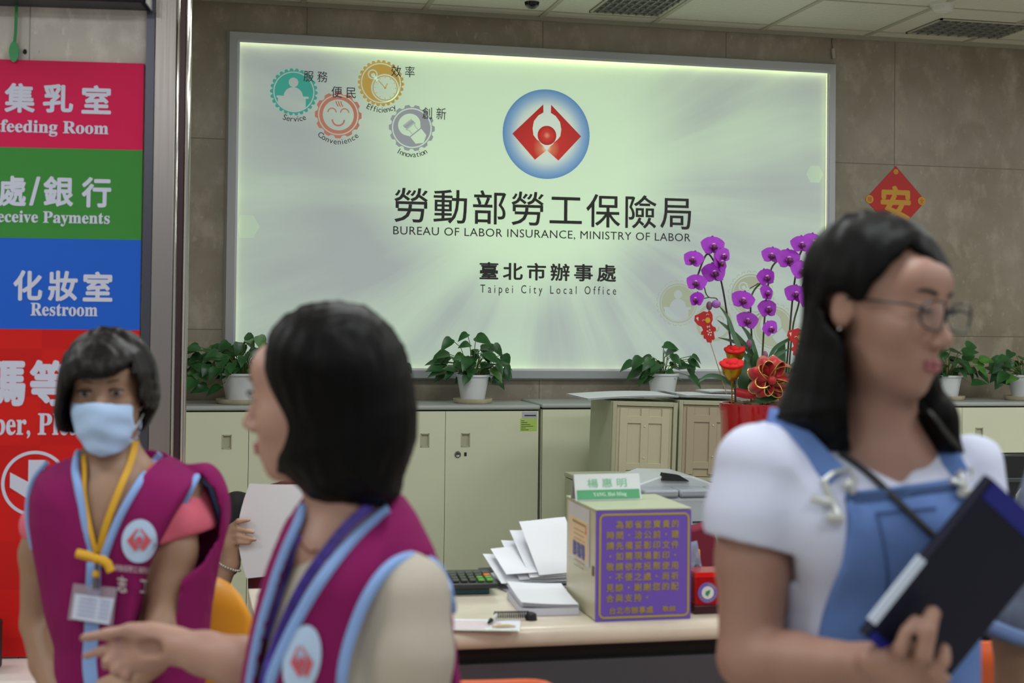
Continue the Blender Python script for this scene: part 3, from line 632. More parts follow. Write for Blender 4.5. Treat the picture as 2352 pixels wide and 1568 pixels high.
def lay(name, label, cat, px, y, z, w, h, rz, f, n, grp, m=None):
    q = onY(px, 915, y); t = thing(name, label, cat, (q.x, y, z), math.radians(rz), grp); b = MB()
    for i in range(n): sheet(b, w, h, lambda u, v, i=i: f(u, v)+.0016*i)
    obj('sheets', b, m or MPAP, t, smooth=60); return t
zt1 = onY(1475, 921, 5.90).z+.004
lay('loose_papers', 'spread loose papers drooping over the left lattice cabinet top', 'papers', 1428, 6.08, zt1+.006, .42, .3, 3, lambda u, v: .012*math.sin(2.2*u)-.006*(1-v), 5, 'papers on the lattice cabinets')
lay('loose_papers', 'curled loose papers on top of the right lattice cabinet', 'papers', 1628, 6.10, zt1+.008, .40, .3, -2, lambda u, v: .016*max(0, .12-u)*6+.003*math.sin(5*u), 6, 'papers on the lattice cabinets')
lay('loose_papers', 'small folded papers at the foot of the orchid', 'papers', 1665, 6.15, zt1+.026, .22, .16, 4, lambda u, v: .004*math.sin(4*u), 3, 'papers on the lattice cabinets')
# ------------------------------------------------------------------ staff desk behind the counter: printer, orchid, monitor
DY = 4.62; DZ = .70
dxl = onY(1475, 1300, DY).x
t = thing('staff_desk', 'pale staff desk carrying the laser printer and the orchid', 'desk', (dxl, DY, 0))
obj('desktop', MB().box(-.15, 2.6, 0, .8, DZ-.03, DZ), mat('desk_pale', 'c9cabb', .45), t, bevel=.004)
for x in (-.13, 2.55):
    for y in (.03, .74): obj('leg', MB().box(x, x+.035, y, y+.035, 0, DZ-.031), mat('leg_grey', '8a8c8c', .4, .4), t, bevel=.003)
obj('modesty_panel', MB().box(-.09, 2.54, .6, .615, .25, DZ-.031), mat('desk_pale', 'c9cabb'), t, smooth=0)
# printer
MPR = mat('printer_grey', 'b4bdc2', .4); MPRD = mat('printer_trim', '9aa2aa', .4)
pl = onY(1478, 1200, DY+.06).x; pr_ = onY(1678, 1200, DY+.06).x; pw = pr_-pl; ph = onY(1560, 1122, DY+.06).z-DZ
t = thing('laser_printer', 'light grey laser printer with black output opening behind the purple notice box', 'printer', (pl, DY+.06, DZ+.001))
obj('body', MB().box(0, pw, 0, .40, .012, ph-.03), MPR, t, bevel=.014, seg=3)
m_ = MB()
for a, b in ((0, pw*.40), (pw*.405, pw*.76), (pw*.765, pw)): m_.box(a+.001, b-.001, -.006, .1, ph-.032, ph-.004)
obj('top_front_panels', m_, MPRD, t, bevel=.008)
prof = [(0, .1), (.02, .1), (pw*.35, .135), (pw*.72, .135), (pw, .1)]
m_ = MB(); m_.prism([(0, ph-.03), (pw, ph-.03), (pw, ph-.006), (pw*.7, ph+.028), (pw*.3, ph+.032), (0, ph+.0)], .1, .38); obj('lid', m_, mat('printer_lid', 'c2c9cc', .4), t, bevel=.006)
m_ = MB(); m_.prism([(pw*.30, ph+.018), (pw*.62, ph+.014), (pw*.50, ph+.036), (pw*.32, ph+.044)], .085, .12); obj('output_slot', m_, mat('matte_black', '121316'), t, smooth=0)
m_ = MB()
for i in range(6): m_.box(pw*.56, pw*.68, -.002, .004, ph-.12-.012*i, ph-.114-.012*i)
for i in range(4): m_.box(pw*.93, pw*.99, -.002, .004, ph-.165-.012*i, ph-.159-.012*i)
obj('vent_slots', m_, mat('vent_dark', '3a4046', .6), t, smooth=0)
obj('maker_badge', MB().box(pw*.16, pw*.22, -.002, .003, ph-.088, ph-.074), mat('badge_blue', '3a4470', .4), t, smooth=0)
for x in (.02, pw-.05):
    for y in (.03, .34): obj('foot', MB().box(x, x+.03, y, y+.03, 0, .0125), mat('matte_black', '121316'), t, smooth=0)
q = onY(1645, 1275, DY+.035)
t = thing('green_folder', 'pale green plastic sheet lying at the printer foot', 'plastic sheet', (q.x-.01, DY+.02, DZ+.001))
b = MB(); sheet(b, .14, .05, lambda u, v: .012+.028*math.sin(2.4*u)*(.4+.6*v)); obj('sheet', b, mat('green_film', '7fae9a', .3), t, smooth=60)
# beige paper box between cupboard and name plate
q = onY(1297, 1083, 5.81); t = thing('beige_casing', 'pale sage equipment casing partly hidden behind the name plate', 'casing', (q.x, 5.55, 0))
obj('casing_body', MB().box(0, .34, 0, .26, 0, q.z-.022), MSIDE, t, bevel=.004); obj('casing_lid', MB().box(-.002, .342, -.004, .262, q.z-.020, q.z), MSIDE, t, bevel=.004)
# maroon office chair behind the counter
t = thing('office_chair', 'maroon fabric office chair behind the purple notice box', 'chair', (onY(1502, 1300, 4.50).x, 4.50, 0))
MMAR = mat('maroon_fabric', '7c1c34', .8, bump=.1, bscale=300)
m_ = MB(); hb = onY(1560, 1195, 4.55).z
sil = [(-.23, .62), (.23, .62), (.235, .75), (.205, .86), (.14, hb-.02), (.06, hb), (-.06, hb), (-.14, hb-.02), (-.205, .86), (-.235, .75)]
m_.prism(sil, 0, .07); obj('backrest', m_, MMAR, t, bevel=.03, seg=4)
obj('seat', MB().box(-.24, .24, -.45, .0, .43, .51), MMAR, t, bevel=.03, seg=3)
obj('back_post', MB().box(-.03, .03, .03, .06, .40, .66), mat('matte_black', '121316'), t, bevel=.004)
obj('gas_column', MB().lathe([(.028, .09), (.028, .43)], 16, (0, -.2, 0)), mat('matte_black', '121316'), t)
m_ = MB()
for i in range(5):
    a = 2*math.pi*i/5; m_.tube([(0, -.2, .1), (.28*math.cos(a), -.2+.28*math.sin(a), .06)], [.025, .018], 8)
obj('star_base', m_, mat('matte_black', '121316'), t)
for i in range(5):
    a = 2*math.pi*i/5; obj('castor', MB().ball((.28*math.cos(a), -.2+.28*math.sin(a), .026), (.026, .026, .026), 12, 8), mat('matte_black', '121316'), t)
# monitor at right edge
q0 = onY(2238, 1042, 5.0); q1 = onY(2420, 1055, 5.0); zt = q0.z
t = thing('desk_monitor', 'black monitor seen from behind the blue folder at the right edge', 'monitor', (q0.x, 5.0, DZ+.003))
obj('screen_back', MB().box(0, .42, 0, .05, zt-DZ-.31, zt-DZ-.003), mat('monitor_plastic', '15171a', .35), t, bevel=.012)
obj('lower_rim', MB().box(.003, .417, -.004, .05, zt-DZ-.116, zt-DZ-.098), mat('rim_grey', '3a4042', .3), t, bevel=.003)
obj('stand', MB().box(.17, .25, .02, .07, .012, .16), mat('monitor_plastic', '15171a'), t, bevel=.004); obj('stand_base', MB().box(.09, .33, -.05, .16, 0, .014), mat('monitor_plastic', '15171a'), t, bevel=.004)
q = onY(2395, 1118, 4.75)
t = thing('rounded_device', 'white rounded desk device below the black monitor', 'device', (q.x, 4.76, DZ))
obj('shell', MB().lathe([(0, 0), (.085, 0), (.09, .02), (.09, q.z-DZ-.035), (.075, q.z-DZ-.01), (.04, q.z-DZ), (0, q.z-DZ+.001)], 40), mat('white_plastic', 'd9dad2'), t, smooth=60)
# ------------------------------------------------------------------ orchid
OY = 4.80
qc = onY(1752, 925, OY); prad = (onY(1845, 930, OY).x-onY(1659, 930, OY).x)/2; OX, OZ = qc.x, qc.z
orc = thing('potted_orchid', 'tall red pot of purple moth orchids with many blossoms', 'potted plant', (OX, OY, DZ))
hz = OZ-DZ
obj('pot', MB().lathe([(0, 0), (prad*.88, 0), (prad*.91, .01), (prad*.97, hz-.06), (prad, hz-.012), (prad*.99, hz), (prad*.93, hz), (prad*.9, hz-.03), (0, hz-.03)], 64), mat('red_glaze', 'a5141c', .12, coat=.5), orc, smooth=50)
m_ = MB(); R = random.Random(4)
for i in range(70):
    a = R.uniform(0, 6.28); r = prad*.88*math.sqrt(R.random()); m_.ball((r*math.cos(a), r*math.sin(a), hz-.015+R.uniform(-.01, .018)), (R.uniform(.01, .022), R.uniform(.01, .022), R.uniform(.006, .014)), 8, 5, Matrix.Rotation(R.uniform(0, 3), 3, 'Z'))
bk = obj('bark', m_, mat('orchid_bark', '6b5a40', .9, var=.4, vscale=60), orc); bk['kind'] = 'stuff'
def op(px, py, dy=0): q = onY(px, py, OY+dy); return Vector((q.x-OX, dy, q.z-DZ))
def smoothp(P, n=5):
    out = []
    for i in range(len(P)-1):
        p0, p1, p2, p3 = P[max(i-1, 0)], P[i], P[i+1], P[min(i+2, len(P)-1)]
        for k in range(n):
            t = k/n; out.append(.5*((2*p1)+(p2-p0)*t+(2*p0-5*p1+4*p2-p3)*t*t+(3*p1-p0-3*p2+p3)*t**3))
    return out+[P[-1]]
MOS = mat('orchid_stem', '3f4a24', .5); MOSD = mat('orchid_stake', '3a2a2c', .5)
stems = [[(1690, 925, 0), (1682, 820, 0), (1668, 710, -.01), (1655, 640, -.01), (1640, 600, -.02), (1622, 585, -.03), (1600, 640, -.04)],
         [(1725, 930, .02), (1727, 800, .02), (1724, 700, .0), (1733, 665, 0), (1760, 640, -.02)], [(1745, 930, -.02), (1752, 800, -.02), (1757, 720, -.03), (1765, 650, -.03), (1775, 610, -.02), (1800, 590, -.02)],
         [(1800, 925, 0), (1812, 780, 0), (1820, 690, -.01), (1826, 640, -.02), (1835, 590, -.02), (1850, 560, -.03)], [(1806, 925, .04), (1820, 760, .04), (1834, 700, .03), (1845, 650, 0), (1868, 600, -.02)],
         [(1618, 660, -.03), (1622, 675, -.03), (1630, 683, -.03), (1645, 685, -.03), (1650, 695, -.03)], [(1722, 662, -.02), (1735, 655, -.02), (1742, 650, -.02)], [(1628, 683, -.03), (1612, 686, -.03), (1602, 688, -.03)]]
for i, s_ in enumerate(stems): obj('flower_stem', MB().tube(smoothp([op(*q) for q in s_]), .0034 if i < 5 else .0022, 6), MOS if i not in (0, 3) else MOSD, orc)
# long arching leaf blades and broad basal leaves
MOL = mat('orchid_leaf', '2f5a34', .35); MOLT = mat('orchid_leaf_blade', '5f8a6a', .4)
for bl_ in ([(1690, 890, -.05), (1660, 868, -.07), (1630, 862, -.08), (1610, 872, -.09), (1604, 880, -.09)], [(1720, 830, -.02), (1690, 780, -.03), (1672, 730, -.04), (1650, 700, -.05)], [(1720, 800, 0), (1680, 760, -.02), (1648, 735, -.03)],
            [(1735, 810, 0), (1720, 770, 0), (1700, 745, 0)], [(1765, 830, -.03), (1780, 800, -.04), (1810, 780, -.05), (1830, 770, -.05)], [(1770, 825, -.05), (1790, 812, -.06), (1815, 800, -.06)], [(1735, 820, .02), (1700, 790, .0), (1650, 775, -.02)]):
    P = smoothp([op(*q) for q in bl_]); m_ = MB(); k = len(P)
    vs = []; 
    for i, p in enumerate(P):
        wd = .0085*math.sin(math.pi*min(.95, .25+.75*i/(k-1))); d = (P[min(i+1, k-1)]-P[max(i-1, 0)]).normalized(); s_ = d.cross(Vector((0, 1, .3))).normalized(); vs += [p+s_*wd, p+Vector((0, .003, 0)), p-s_*wd]
    m_.add(vs, [q for i in range(k-1) for q in ((3*i, 3*i+1, 3*i+4, 3*i+3), (3*i+1, 3*i+2, 3*i+5, 3*i+4))]); obj('leaf_blade', m_, MOLT, orc, smooth=60)
for a, b, L_ in (((1735, 905, -.06), (-.1, -.5, 1), .16), ((1715, 900, .0), (.3, .1, 1.2), .2), ((1760, 900, -.02), (.4, -.2, 1.1), .2), ((1790, 905, .03), (.6, .2, .8), .18), ((1735, 915, -.11), (.75, -.25, .12), .10)):
    m_ = MB(); leaf(m_, op(*a), b, (0, -1, .4), L_, L_*.42, .25); obj('broad_leaf', m_, MOL, orc, smooth=60)
MPET = mat('orchid_petal', '9826b8', .5, var=.18, vscale=40); MLIP = mat('orchid_lip', '5c0f52', .5); MTHR = mat('orchid_throat', 'd98ae0', .5)
def petal(m, ang, L, Wd, cup, off=0, base=.12):
    vs = []; nr = 7
    for i in range(nr+1):
        t = i/nr; wd = Wd*math.sin(math.pi*(base+(1-base)*t)**.85)**.75*.5 if t < 1 else 0; r = L*t
        for j in range(-2, 3):
            x = wd*j/2; y = -(cup*(t*t)*L)+.25*abs(j/2)**2*wd*cup+off
            ca, sa = math.cos(ang), math.sin(ang); vs.append((r*sa+x*ca, y, r*ca-x*sa))
    m.add(vs, [(i*5+j, i*5+j+1, i*5+j+6, i*5+j+5) for i in range(nr) for j in range(4)])
m_ = MB()
for a in (0, 128, 232): petal(m_, math.radians(a), .036, .030, .12, .002)
for a in (72, 288): petal(m_, math.radians(a), .043, .056, -.02, -.002, .2)
bl0 = obj('blossom', m_, MPET, orc, smooth=80)
l_ = MB(); l_.ball((0, -.012, -.005), (.006, .010, .009), 12, 8); l_.ball((-.008, -.010, -.004), (.006, .004, .007), 10, 6); l_.ball((.008, -.010, -.004), (.006, .004, .007), 10, 6); l_.cur = 1; l_.ball((0, -.010, .005), (.006, .007, .004), 10, 6)
lp0 = obj('lip', l_, [MLIP, MTHR], bl0)
spots = [(1637, 566, 1.0, 0, 0), (1593, 596, .85, -50, 10), (1652, 604, .95, 40, 30), (1639, 628, 1.05, 5, -5), (1600, 650, .85, -45, 8), (1601, 688, .75, -78, 0), (1773, 587, .85, -35, 5), (1810, 596, 1.05, 0, 0), (1841, 562, .9, -15, 0), (1866, 558, 1.0, 10, 5), (1869, 590, .9, 25, 0),
         (1842, 622, 1.0, 5, -4), (1759, 638, .9, 20, -12), (1760, 673, .8, 35, 5), (1706, 690, .95, -15, 14), (1762, 710, .95, 20, -5), (1716, 737, .9, -12, 10), (1769, 755, .8, 25, -20), (1827, 676, .95, -10, 8), (1849, 690, .9, 40, 0), (1660, 588, .8, 30, -20), (1885, 610, .9, 30, 10)]
for i, (px, py, sc, yaw, rl) in enumerate(spots):
    if i == 0: b, l = bl0, lp0
    else:
        b = bl0.copy(); l = lp0.copy(); COL.objects.link(b); COL.objects.link(l); b.parent = orc; l.parent = b
    q = op(px, py, -.045-.02*(i % 3)); b.location = q; b.scale = (sc*1.12,)*3; b.rotation_euler = (math.radians(-8), math.radians(rl), math.radians(yaw*.8))
for px, py in ((1629, 702), (1721, 789), (1757, 816)): obj('bud', MB().ball(op(px, py, -.03), (.011, .011, .016), 14, 10), mat('orchid_bud', '8a5a78', .5), orc)
m_ = MB(); m_.ball(op(1645, 698, -.04), (.017, .012, .015), 14, 10); obj('drooping_bud', m_, mat('orchid_bud_purple', 'a264b8', .5), orc)
# ribbon bow with gold edges
MRIB = mat('red_ribbon', 'b4101e', .45, sheen=.3); MGE = mat('gold_wire', 'd8b45c', .3, .7)
bow = thing('ribbon_bow', 'red ribbon bow with gold wire edges tied on the orchid pot', 'bow', (OX, OY, DZ))
c0 = op(1765, 872, -.12)
def loop(ax, elv, L, Wd, tw):
    a = MB(); g = MB(); k = 18; vs = []
    d = Vector((math.cos(ax), -.35, math.sin(ax))).normalized(); nrm = Vector((-math.sin(ax)*math.cos(tw), -math.sin(tw)-.2, math.cos(ax)*math.cos(tw))).normalized(); wv = d.cross(nrm).normalized()
    e0 = []; e1 = []
    for i in range(k+1):
        t = 2*math.pi*i/k; r = L*.5*(1-math.cos(t)); h = L*.30*math.sin(t)
        p = c0+d*r+nrm*h; wd = Wd*(.35+.65*min(1, r/(L*.5))); e0.append(p+wv*wd/2); e1.append(p-wv*wd/2)
    for p, q in zip(e0, e1): vs += [p, q]
    a.add(vs, [(2*i, 2*i+1, 2*i+3, 2*i+2) for i in range(k)])
    o = obj('ribbon_loop', a, MRIB, bow, smooth=80); s = o.modifiers.new('thick', 'SOLIDIFY'); s.thickness = .0012
    for e in (e0, e1): g.tube(e, .0016, 5)
    obj('gold_edge', g, MGE, o)
for ax, L_, wd, tw in ((150, .085, .05, .4), (110, .085, .05, -.3), (70, .085, .05, .3), (30, .09, .05, -.2), (200, .08, .05, .2), (-10, .085, .05, .5), (240, .07, .045, -.4), (-60, .075, .045, .2), (95, .05, .045, .9), (20, .05, .045, 1.0), (170, .05, .045, .9)): loop(math.radians(ax), 0, L_, wd, tw)
obj('knot', MB().ball(c0+Vector((0, -.03, 0)), (.016, .014, .016), 14, 10), MRIB, bow)
m_ = MB(); P = smoothp([op(1740, 905, -.11), op(1715, 905, -.115), op(1690, 900, -.10)]); vs = []
for p in P: vs += [p+Vector((0, 0, .016)), p-Vector((0, 0, .016))]
m_.add(vs, [(2*i, 2*i+1, 2*i+3, 2*i+2) for i in range(len(P)-1)]); o = obj('ribbon_tail', m_, MRIB, bow, smooth=80); s = o.modifiers.new('thick', 'SOLIDIFY'); s.thickness = .0012; m_ = MB(); P = smoothp([op(1785, 890, -.12), op(1800, 915, -.14), op(1795, 930, -.145)]); vs = []
for p in P: vs += [p+Vector((.018, 0, .004)), p-Vector((.018, 0, .004))]
m_.add(vs, [(2*i, 2*i+1, 2*i+3, 2*i+2) for i in range(len(P)-1)]); o = obj('ribbon_tail', m_, MRIB, bow, smooth=80); s = o.modifiers.new('thick', 'SOLIDIFY'); s.thickness = .0012
# gold and red fabric roses and piglet picks standing in the pot
MGF = mat('gold_foil', 'c79a1e', .28, .75); MRF = mat('red_felt', 'd01418', .8)
def rose(px, py, dy, s_, lab):
    c = op(px, py, dy); t = thing('fabric_rose', lab, 'ornament', Vector((OX, OY, DZ))+c)
    obj('cup', MB().lathe([(0, -.034*s_), (.012*s_, -.03*s_), (.024*s_, -.012*s_), (.029*s_, .008*s_), (.026*s_, .008*s_), (0, .0)], 28), MGF, t, smooth=60)
    m_ = MB()
    for i in range(7):
        a = i*2*math.pi/7; m_.ball((.02*s_*math.cos(a), .02*s_*math.sin(a), .011*s_), (.014*s_, .014*s_, .008*s_), 12, 8, Matrix.Rotation(.4, 3, Vector((math.sin(a), -math.cos(a), 0))))
    m_.ball((0, 0, .017*s_), (.014*s_, .014*s_, .008*s_), 12, 8); obj('petals', m_, MRF, t)
    obj('stalk', MB().tube([(0, 0, -.032*s_), (.004, .01, -c.z+hz-.02)], .0025, 6), MGF, t); t.rotation_euler = (math.radians(18), math.radians(-8), 0)
rose(1681, 846, -.10, 1.35, 'gold cup with red felt rose in front of the orchid stems'); rose(1688, 812, -.02, 1.2, 'gold cup with red felt rose partly behind the other one')
MPG = mat('red_card', 'b21018', .6); MPY = mat('yellow_snout', 'c79c1c', .5)
def pig(px, py, dy, rl, lab, base):
    c = op(px, py, dy); t = thing('piglet_pick', lab, 'ornament', Vector((OX, OY, DZ))+c); t.rotation_euler = (0, math.radians(rl), math.radians(8)); k = 1/658.
    sil = [(-30, 30), (-33, 18), (-24, 6), (-16, 2), (-13, -6), (-18, -10), (-20, -16), (-13, -18), (-14, -26), (-8, -28), (-6, -36), (4, -38), (6, -31), (10, -33), (14, -30), (13, -14), (20, -12), (19, -4), (12, 0), (9, 6), (14, 14), (15, 26), (12, 33), (8, 38), (4, 33), (-6, 37), (-17, 33)]
    m_ = MB(); m_.prism([(x*k, z*k) for x, z in sil], -.002, .002); obj('card_body', m_, MPG, t, smooth=0)
    n_ = MB(); n_.prism([(.5*k+6.5*k*math.cos(a), 15*k+6.5*k*math.sin(a)) for a in np.linspace(0, 6.283, 21)[:-1]], -.0035, -.002); obj('snout', n_, MPY, t, smooth=0)
    e = MB(); n2 = MB()
    for x, z in ((-10, 14), (2, 26)): e.tube([(x*k+3.5*k*math.cos(a), -.0026, z*k+3.5*k*math.sin(a)) for a in np.linspace(.2, 3.0, 8)], .0009, 5)
    e.prism([(-29*k, 24*k), (-24*k, 16*k), (-23*k, 26*k)], -.0026, -.002)
    e.prism([(-3*k, 3*k), (-3*k, -3*k), (1*k, 0), (4*k, 3*k), (4*k, -3*k), (1*k, 0)][:3], -.0026, -.002); e.prism([(1*k, 0), (4*k, -3*k), (4*k, 3*k)], -.0026, -.002)
    for x, z in ((-3, -10), (3, -8), (1, -14), (6, -14), (-2, -18), (4, -20)): e.prism([(x*k+1.8*k*math.cos(a), z*k+1.8*k*math.sin(a)) for a in np.linspace(0, 6.283, 9)[:-1]], -.0026, -.002)
    obj('cutout_marks', e, mat('card_white', 'c8d0c4', .6), t, smooth=0)
    bq = op(*base)-c; bq = Matrix.Rotation(-math.radians(rl), 3, 'Y') @ bq
    obj('pick', MB().tube([(0, 0, -30*k), bq], .0016, 6), mat('bamboo', 'b09a72', .6), t)
pig(1626, 750, -.06, -8, 'red piglet card on a bamboo pick left of the orchid stems', (1672, 905, -.06)); pig(1835, 790, -.08, 4, 'red piglet card on a pick right of the orchid stems', (1812, 925, -.06))
# ------------------------------------------------------------------ service counter
KZ = .777; KY = 3.40
MCN = mat('counter_stone', 'cfc5b3', .3, var=.13, vscale=5, coat=.2)
MB_ = MATS['black_ink']
kx0, kx1 = onZ(590, 1440, KZ).x, 3.6
ct = thing('service_counter', 'long pale stone topped service counter with black recess below', 'counter', (kx0, KY, 0))
prof = [(.62, KZ-.052), (.02, KZ-.052)]+[(.02-.024*math.sin(a), KZ-.026-.026*math.cos(a)) for a in np.linspace(0, math.pi, 9)]+[(.62, KZ)]
m_ = MB(); m_.prism(prof, 0, kx1-kx0, lambda a, y, z: (y, a, z)); obj('stone_top', m_, MCN, ct, smooth=40)
obj('black_recess', MB().box(.01, kx1-kx0-.01, .05, .08, .60, KZ-.0525), mat('recess_black', '060607', .7), ct, smooth=0)
obj('front_panel', MB().box(.005, kx1-kx0-.005, .028, .05, .05, KZ-.092), mat('panel_slate', '3e3f46', .5), ct, smooth=0)
obj('kick_board', MB().box(.02, kx1-kx0-.02, .06, .09, 0, .60), mat('recess_black', '060607'), ct, smooth=0)
obj('rear_frame', MB().box(.05, kx1-kx0-.05, .56, .60, 0, KZ-.0525), mat('panel_slate', '3e3f46'), ct, smooth=0)
# notice box
p0 = onZ(1367, 1428, KZ); p1 = onZ(1585, 1420, KZ); e_ = (p1-p0); bw = e_.length; e_.normalize(); brz = math.atan2(e_.y, e_.x)
PN = Plane(p0, e_, (0, 0, 1)); bh = PN.px(1367, 1171)[1]; bd = .285
nb = thing('notice_box', 'cream metal box on the counter with purple lettered front', 'box', p0, brz)
MBX = mat('box_cream', 'bdb99a', .35)
obj('box_body', MB().box(0, bw, .004, bd, .002, bh-.003), MBX, nb, bevel=.003)
obj('box_lid', MB().box(-.002, bw+.002, .002, bd+.002, bh-.0028, bh+.002), mat('lid_sage', 'b4ba9c', .3), nb, bevel=.0015)
obj('notice_face', MB().box(0, bw, -.003, .0035, .001, bh-.004), mat('notice_purple', '6a52b4', .4), nb, smooth=0)
obj('hinge_clip', MB().box(-.004, .002, .012, .024, bh*.40, bh*.49), mat('hinge_brown', '7a6a58', .5, .4), nb, bevel=.002)
PNF = Plane(p0-PN.n*-.0035, e_, (0, 0, 1)); Rn = Matrix.Rotation(-brz, 4, 'Z')
def nf(fl, name, m, par): fl.mb.v = [tuple(Rn @ Vector(v)) for v in fl.mb.v]; return fl.done(name, m, par)
MYL = mat('notice_gold', 'a89a3c', .45); MYT = mat('notice_gold_text', '9a8a52', .45)
f = Flat(PNF, p0); r = .012; a0, a1, b0, b1 = .010, bw-.007, .010, bh-.012; wd = .0052
path = [(a0+r, b0)]+[(a1-r+r*math.cos(t), b0+r+r*math.sin(t)) for t in np.linspace(-1.571, 0, 7)]+[(a1-r+r*math.cos(t), b1-r+r*math.sin(t)) for t in np.linspace(0, 1.571, 7)]+[(a0+r+r*math.cos(t), b1-r+r*math.sin(t)) for t in np.linspace(1.571, 3.1416, 7)]+[(a0+r+r*math.cos(t), b0+r+r*math.sin(t)) for t in np.linspace(3.1416, 4.712, 7)]
f.line(path+[path[0]], wd, .0004); nf(f, 'gold_border', MYL, nb)
rows = ['　為節省您寶貴的', '時間・洽公前・建', '請先備妥影印文件', '・如需現場影印・', '敬請依序投幣使用', '・不便之處・尚祈', '見諒・謝謝您的配', '合與支持・']
xa, xb = PNF.px(1392, 1300)[0], PNF.px(1562, 1300)[0]; cw = (xb-xa)/8; yt = PNF.px(1470, 1193)[1]; yb = PNF.px(1470, 1385)[1]; rh = (yt-yb)/8
for j, row in enumerate(rows):
    f = Flat(PNF, p0)
    for i, ch in enumerate(row):
        if ch == '　': continue
        v, ff = tmesh(ch, .03); sc = cw*.86
        x0_ = xa+cw*i; z0_ = yt-rh*(j+1)+.004
        f.pts(np.stack([v[:, 0]*sc+x0_, (v[:, 1]+.12)*sc+z0_], 1), ff, .0004, 9)
    nf(f, 'notice_lettering', MYT, nb)
f = Flat(PNF, p0); f.text('台北市辦事處', 1399, 1500, 1394, 1411, h=.0004, bold=.03, space=1.1); f.text('敬啟', 1521, 1552, 1391, 1404, h=.0004, bold=.03); nf(f, 'notice_lettering', MYT, nb)
# clear sleeve with peach form on the left side (local x = 0 face)
sl = thing('form_sleeve', 'clear sleeve with peach form on the left side of the notice box', 'form holder', p0, brz)
y0_, y1_ = .055, bd-.03; z0_, z1_ = bh*.45, bh*.97
obj('backing_sheet', MB().box(-.0025, -.001, y0_, y1_, z0_, z1_), mat('sheet_grey', 'c2c4c4', .4), sl, smooth=0)
obj('peach_form', MB().box(-.0035, -.0026, y0_+.012, y1_-.012, z0_+.008, z0_+(z1_-z0_)*.76), mat('form_peach', 'd8be94', .5), sl, smooth=0)
m_ = MB(); zz = z0_+(z1_-z0_)*.70
m_.box(-.0041, -.0036, y0_+.03, y1_-.045, zz-.004, zz+.002)
for k in range(8): m_.box(-.0041, -.0036, y0_+.035+.01*(k % 2), y1_-.06, zz-.02-.012*k*(1 if k < 3 else 1.12), zz-.0185-.012*k*(1 if k < 3 else 1.12))
obj('form_print', m_, mat('form_ink', '97835f', .6), sl, smooth=0)
PS = Plane(p0+PN.n*0, -PN.n*-1, (0, 0, 1))
m_ = MB()
for ch, yy in (('影', y1_-.05), ('現', y1_-.09), ('場', y1_-.13)):
    v, ff = tmesh(ch, .05); sc = .036
    m_.add([(-.0046-4e-5*(9*i//len(v)), yy-q[0]*sc, zz-.085+q[1]*sc*1.1) for i, q in enumerate(v)], ff)
obj('stamp_lettering', m_, mat('stamp_blue', '5a62a0', .5), sl, smooth=0)
obj('red_seal', MB().box(-.0041, -.0036, y0_+.022, y0_+.03, zz-.022, zz), mat('seal_red', 'c8705c', .5), sl, smooth=0)
# name plate on the box
q = PN.px(1318, 1150); 
na = onZ(1326, 1150, KZ+bh+.003); nbq = onZ(1475, 1146, KZ+bh+.003); ne = (nbq-na); nw = ne.length; ne.normalize(); nrz = math.atan2(ne.y, ne.x)
npz = KZ+bh+.003; nt = onY(1400, 1089, (na.y+nbq.y)/2).z-npz
npl = thing('name_plate', 'white and green tent name plate on top of the notice box', 'name plate', (na.x, na.y, npz), nrz)
tl = .30
def tent(y, z): return (y, z)
m_ = MB(); m_.prism([(0, 0), (.003, 0), (nt*tl+.0015, nt), (nt*tl-.0015, nt)], -.004, nw-.002, lambda a, y, z: (y, a, z)); obj('front_leaf', m_, mat('plate_white', 'd4dcde', .25), npl, smooth=0)
m_ = MB(); m_.prism([(2*nt*tl, 0), (2*nt*tl+.003, 0), (nt*tl+.0018, nt), (nt*tl-.0012, nt)], -.004, nw-.002, lambda a, y, z: (y, a, z)); obj('rear_leaf', m_, mat('plate_clear', '9aa094', .2), npl, smooth=0)
m_ = MB(); z1_ = nt*.40; m_.add([(.0, -.0008+.02*nt*tl*0, .003), (nw-.006, -.0008, .003), (nw-.006, z1_*tl-.0008, z1_), (.0, z1_*tl-.0008, z1_)], [(0, 1, 2, 3)]); obj('green_band', m_, mat('plate_green', '4fa373', .4), npl, smooth=0)
def tt(body, x0, x1, z0, z1, m, bold=0, sp=1.0):
    ab, ff = fit(body, x0, x1, z0, z1, bold, sp); b = MB(); b.add([(q[0], q[1]*tl-.0014-(4e-5*(9*i//len(ab)) if bold else 0), q[1]) for i, q in enumerate(ab)], ff); return obj('lettering', b, m, npl, smooth=0)
tt('楊 惠 明', nw*.17, nw*.78, nt*.48, nt*.82, mat('plate_green_text', '7cc098', .5), .01); tt('𝐘𝐀𝐍𝐆, 𝐇𝐮𝐢-𝐌𝐢𝐧𝐠', nw*.25, nw*.76, nt*.12, nt*.30, mat('plate_white_text', 'cfe6d8', .5), .01, 1.05)
